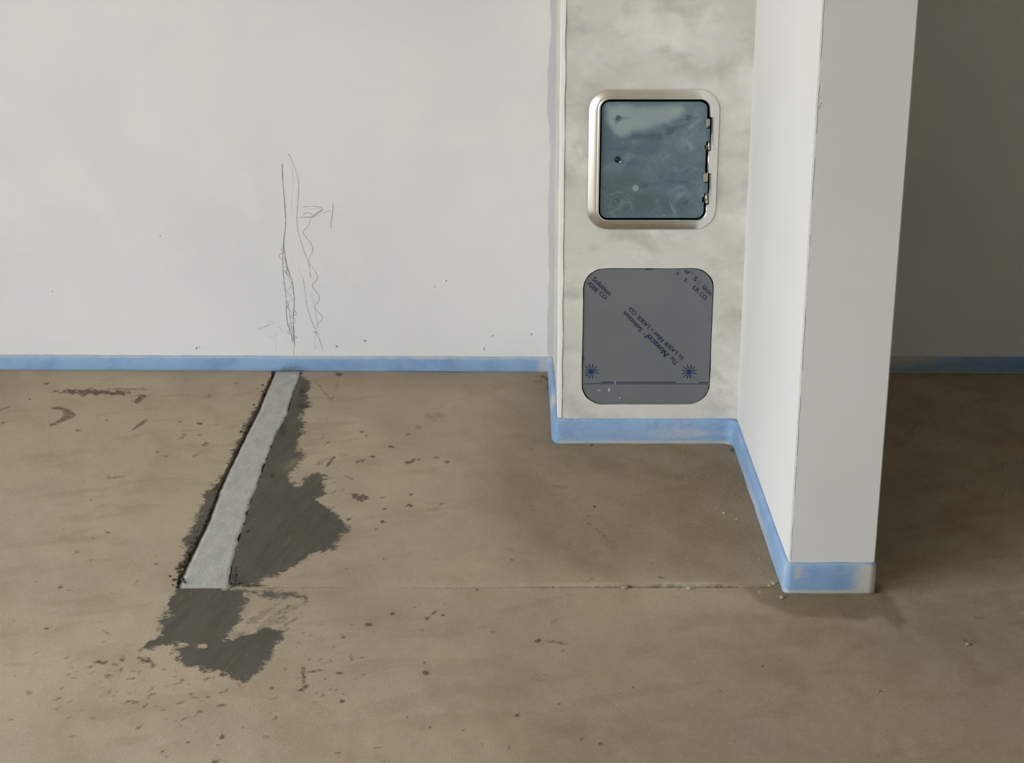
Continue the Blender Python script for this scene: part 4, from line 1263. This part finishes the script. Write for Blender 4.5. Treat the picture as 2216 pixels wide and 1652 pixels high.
for i, (a, b, rx, ry, mt) in enumerate([(790, 738, 3, 2, PD), (729, 750, 3.5, 2.5, PM), (425, 754, 2.5, 2, PD), (432, 752, 2, 1.5, PM), (98, 770, 9, 2, PD), (1048, 755, 2, 4, PM), (1066, 727, 2, 2, PM), (1150, 724, 2, 3, PM),
                                        (966, 608, 2, 2.5, PM), (941, 620, 2, 5, PF), (347, 510, 2, 2, PF), (113, 631, 2, 3, PF)]):
    fleck(a, b, rx, ry, mt, i)
# scuff on the pier
bm = bmesh.new()
for (a, b, c, d, w) in ((1778, 222, 1772, 236, .0012), (1772, 205, 1778, 214, .0008), (1752, 740, 1760, 742, .0015)):
    x0, z0 = PL(a, b, YF); x1, z1 = PL(c, d, YF)
    vs = [bm.verts.new((x0 - w, YF - .0004, z0)), bm.verts.new((x0 + w, YF - .0004, z0)), bm.verts.new((x1 + w, YF - .0004, z1)), bm.verts.new((x1 - w, YF - .0004, z1))]
    bm.faces.new(vs)
bm_obj('scuff_mark', bm, M['pencil_faint'], pier)

bm = bmesh.new()
prev = None
for i in range(150):
    z = 0.07 + i * 0.011
    if float(vnoise(np.array([i * 0.37]), np.array([2.5]), 17)[0]) < 0.40:
        prev = None; continue
    o = 0.0030 + 0.0006 * math.sin(i * .9)
    w = 0.0003 + 0.0004 * float(vnoise(np.array([i * 0.8]), np.array([5.5]), 18)[0])
    ring = [bm.verts.new((XR + o, YF - 0.0003, z)), bm.verts.new((XR + o + w, YF - 0.0003, z))]
    if prev: bm.faces.new((prev[0], prev[1], ring[1], ring[0]))
    prev = ring
bm_obj('hairline_crack', bm, M['greyprint'], pier)

# ------------------------------------------------------------------ loose grit and crumbs
def stones(name, items, mat, label, cat):
    ico = bmesh.new()
    bmesh.ops.create_icosphere(ico, subdivisions=1, radius=1.0)
    bv = np.array([v.co[:] for v in ico.verts]); bf = [tuple(v.index for v in f.verts) for f in ico.faces]
    ico.free()
    V, Fc = [], []
    rg = np.random.RandomState(4)
    for (x, y, r) in items:
        n0 = len(V)
        sc = r * np.array([rg.uniform(.8, 1.4), rg.uniform(.8, 1.2), rg.uniform(.5, .8)])
        p = bv * (1 + 0.25 * rg.uniform(-1, 1, (len(bv), 1))) * sc
        V += [(x + q[0], y + q[1], r * 0.42 + q[2]) for q in p]
        Fc += [tuple(i + n0 for i in f) for f in bf]
    o = mesh_obj(name, V, Fc, mat)
    tag(o, label, cat, kind='stuff')
    return o
rg = random.Random(11)
it = []
for (px, py, r) in ((1351, 1274, .0050), (1492, 1276, .0060), (1692, 1295, .0050), (1645, 1283, .0028), (1592, 1234, .0028), (1643, 1214, .0032), (1226, 1305, .0024), (1646, 1240, .003), (1594, 1125, .003), (1583, 1118, .0025), (1551, 1102, .0025), (1567, 1112, .0035),
                    (1483, 1038, .0025), (828, 1211, .0032), (1045, 1182, .002), (1344, 1239, .003), (1394, 1230, .003), (1283, 1033, .002), (1411, 1005, .002), (1902, 1497, .002), (2093, 1396, .0045), (1674, 1266, .006), (1665, 1270, .004), (1680, 1263, .004), (959, 1308, .0022)):
    x, y = FL(px, py)
    it.append((float(x), float(y), r))
for _ in range(260):
    px, py = rg.gauss(1600, 90), rg.uniform(965, 1300)
    lim = 1590 + (py - 960) * 0.31
    if px > lim - 6 and py < 1290: continue
    x, y = FL(px, py)
    it.append((float(x), float(y), rg.uniform(.0007, .0018)))
for _ in range(240):
    px, py = rg.uniform(20, 2200), rg.uniform(830, 1650)
    if 1180 < px < 1600 and py < 970: continue
    if px > 1560 and py < 1290: continue
    if 370 < px < 640 and 800 < py < 1275: continue
    x, y = FL(px, py)
    it.append((float(x), float(y), rg.uniform(.0006, .0015)))
for _ in range(90):     # along the joint
    px = rg.uniform(880, 1680)
    x, y = FL(px, 1275)
    it.append((float(x), YJ + rg.gauss(0.004, 0.008), rg.uniform(.0006, .002)))
stones('loose_grit', it, M['pebble'], 'loose sandy grit scattered over the screed near the pier', 'grit')
it = []
for _ in range(70):
    t = rg.random()
    y = YJ + 0.01 + (4.3 - YJ) * t ** 1.8
    it.append((float(eL(y)) + rg.gauss(-0.003, 0.005), y, rg.uniform(.001, .0035)))
for _ in range(26):
    y = YJ + 0.01 + (4.3 - YJ) * rg.random() ** 2
    it.append((float(eR(y)) + rg.gauss(0.006, 0.006), y, rg.uniform(.001, .003)))
for (px, py, r) in ((508, 1262, .006), (514, 1264, .005), (510, 1245, .004), (390, 1228, .005), (388, 1240, .005), (395, 1256, .005), (404, 1215, .004), (400, 1262, .004), (1286, 1098, .003), (1640, 1118, .0025), (1600, 967, .003), (1588, 966, .004)):
    x, y = FL(px, py)
    it.append((float(x), float(y), r))
stones('mortar_crumbs', it, M['clod'], 'dark mortar crumbs lying along the pale filled chase', 'crumbs')
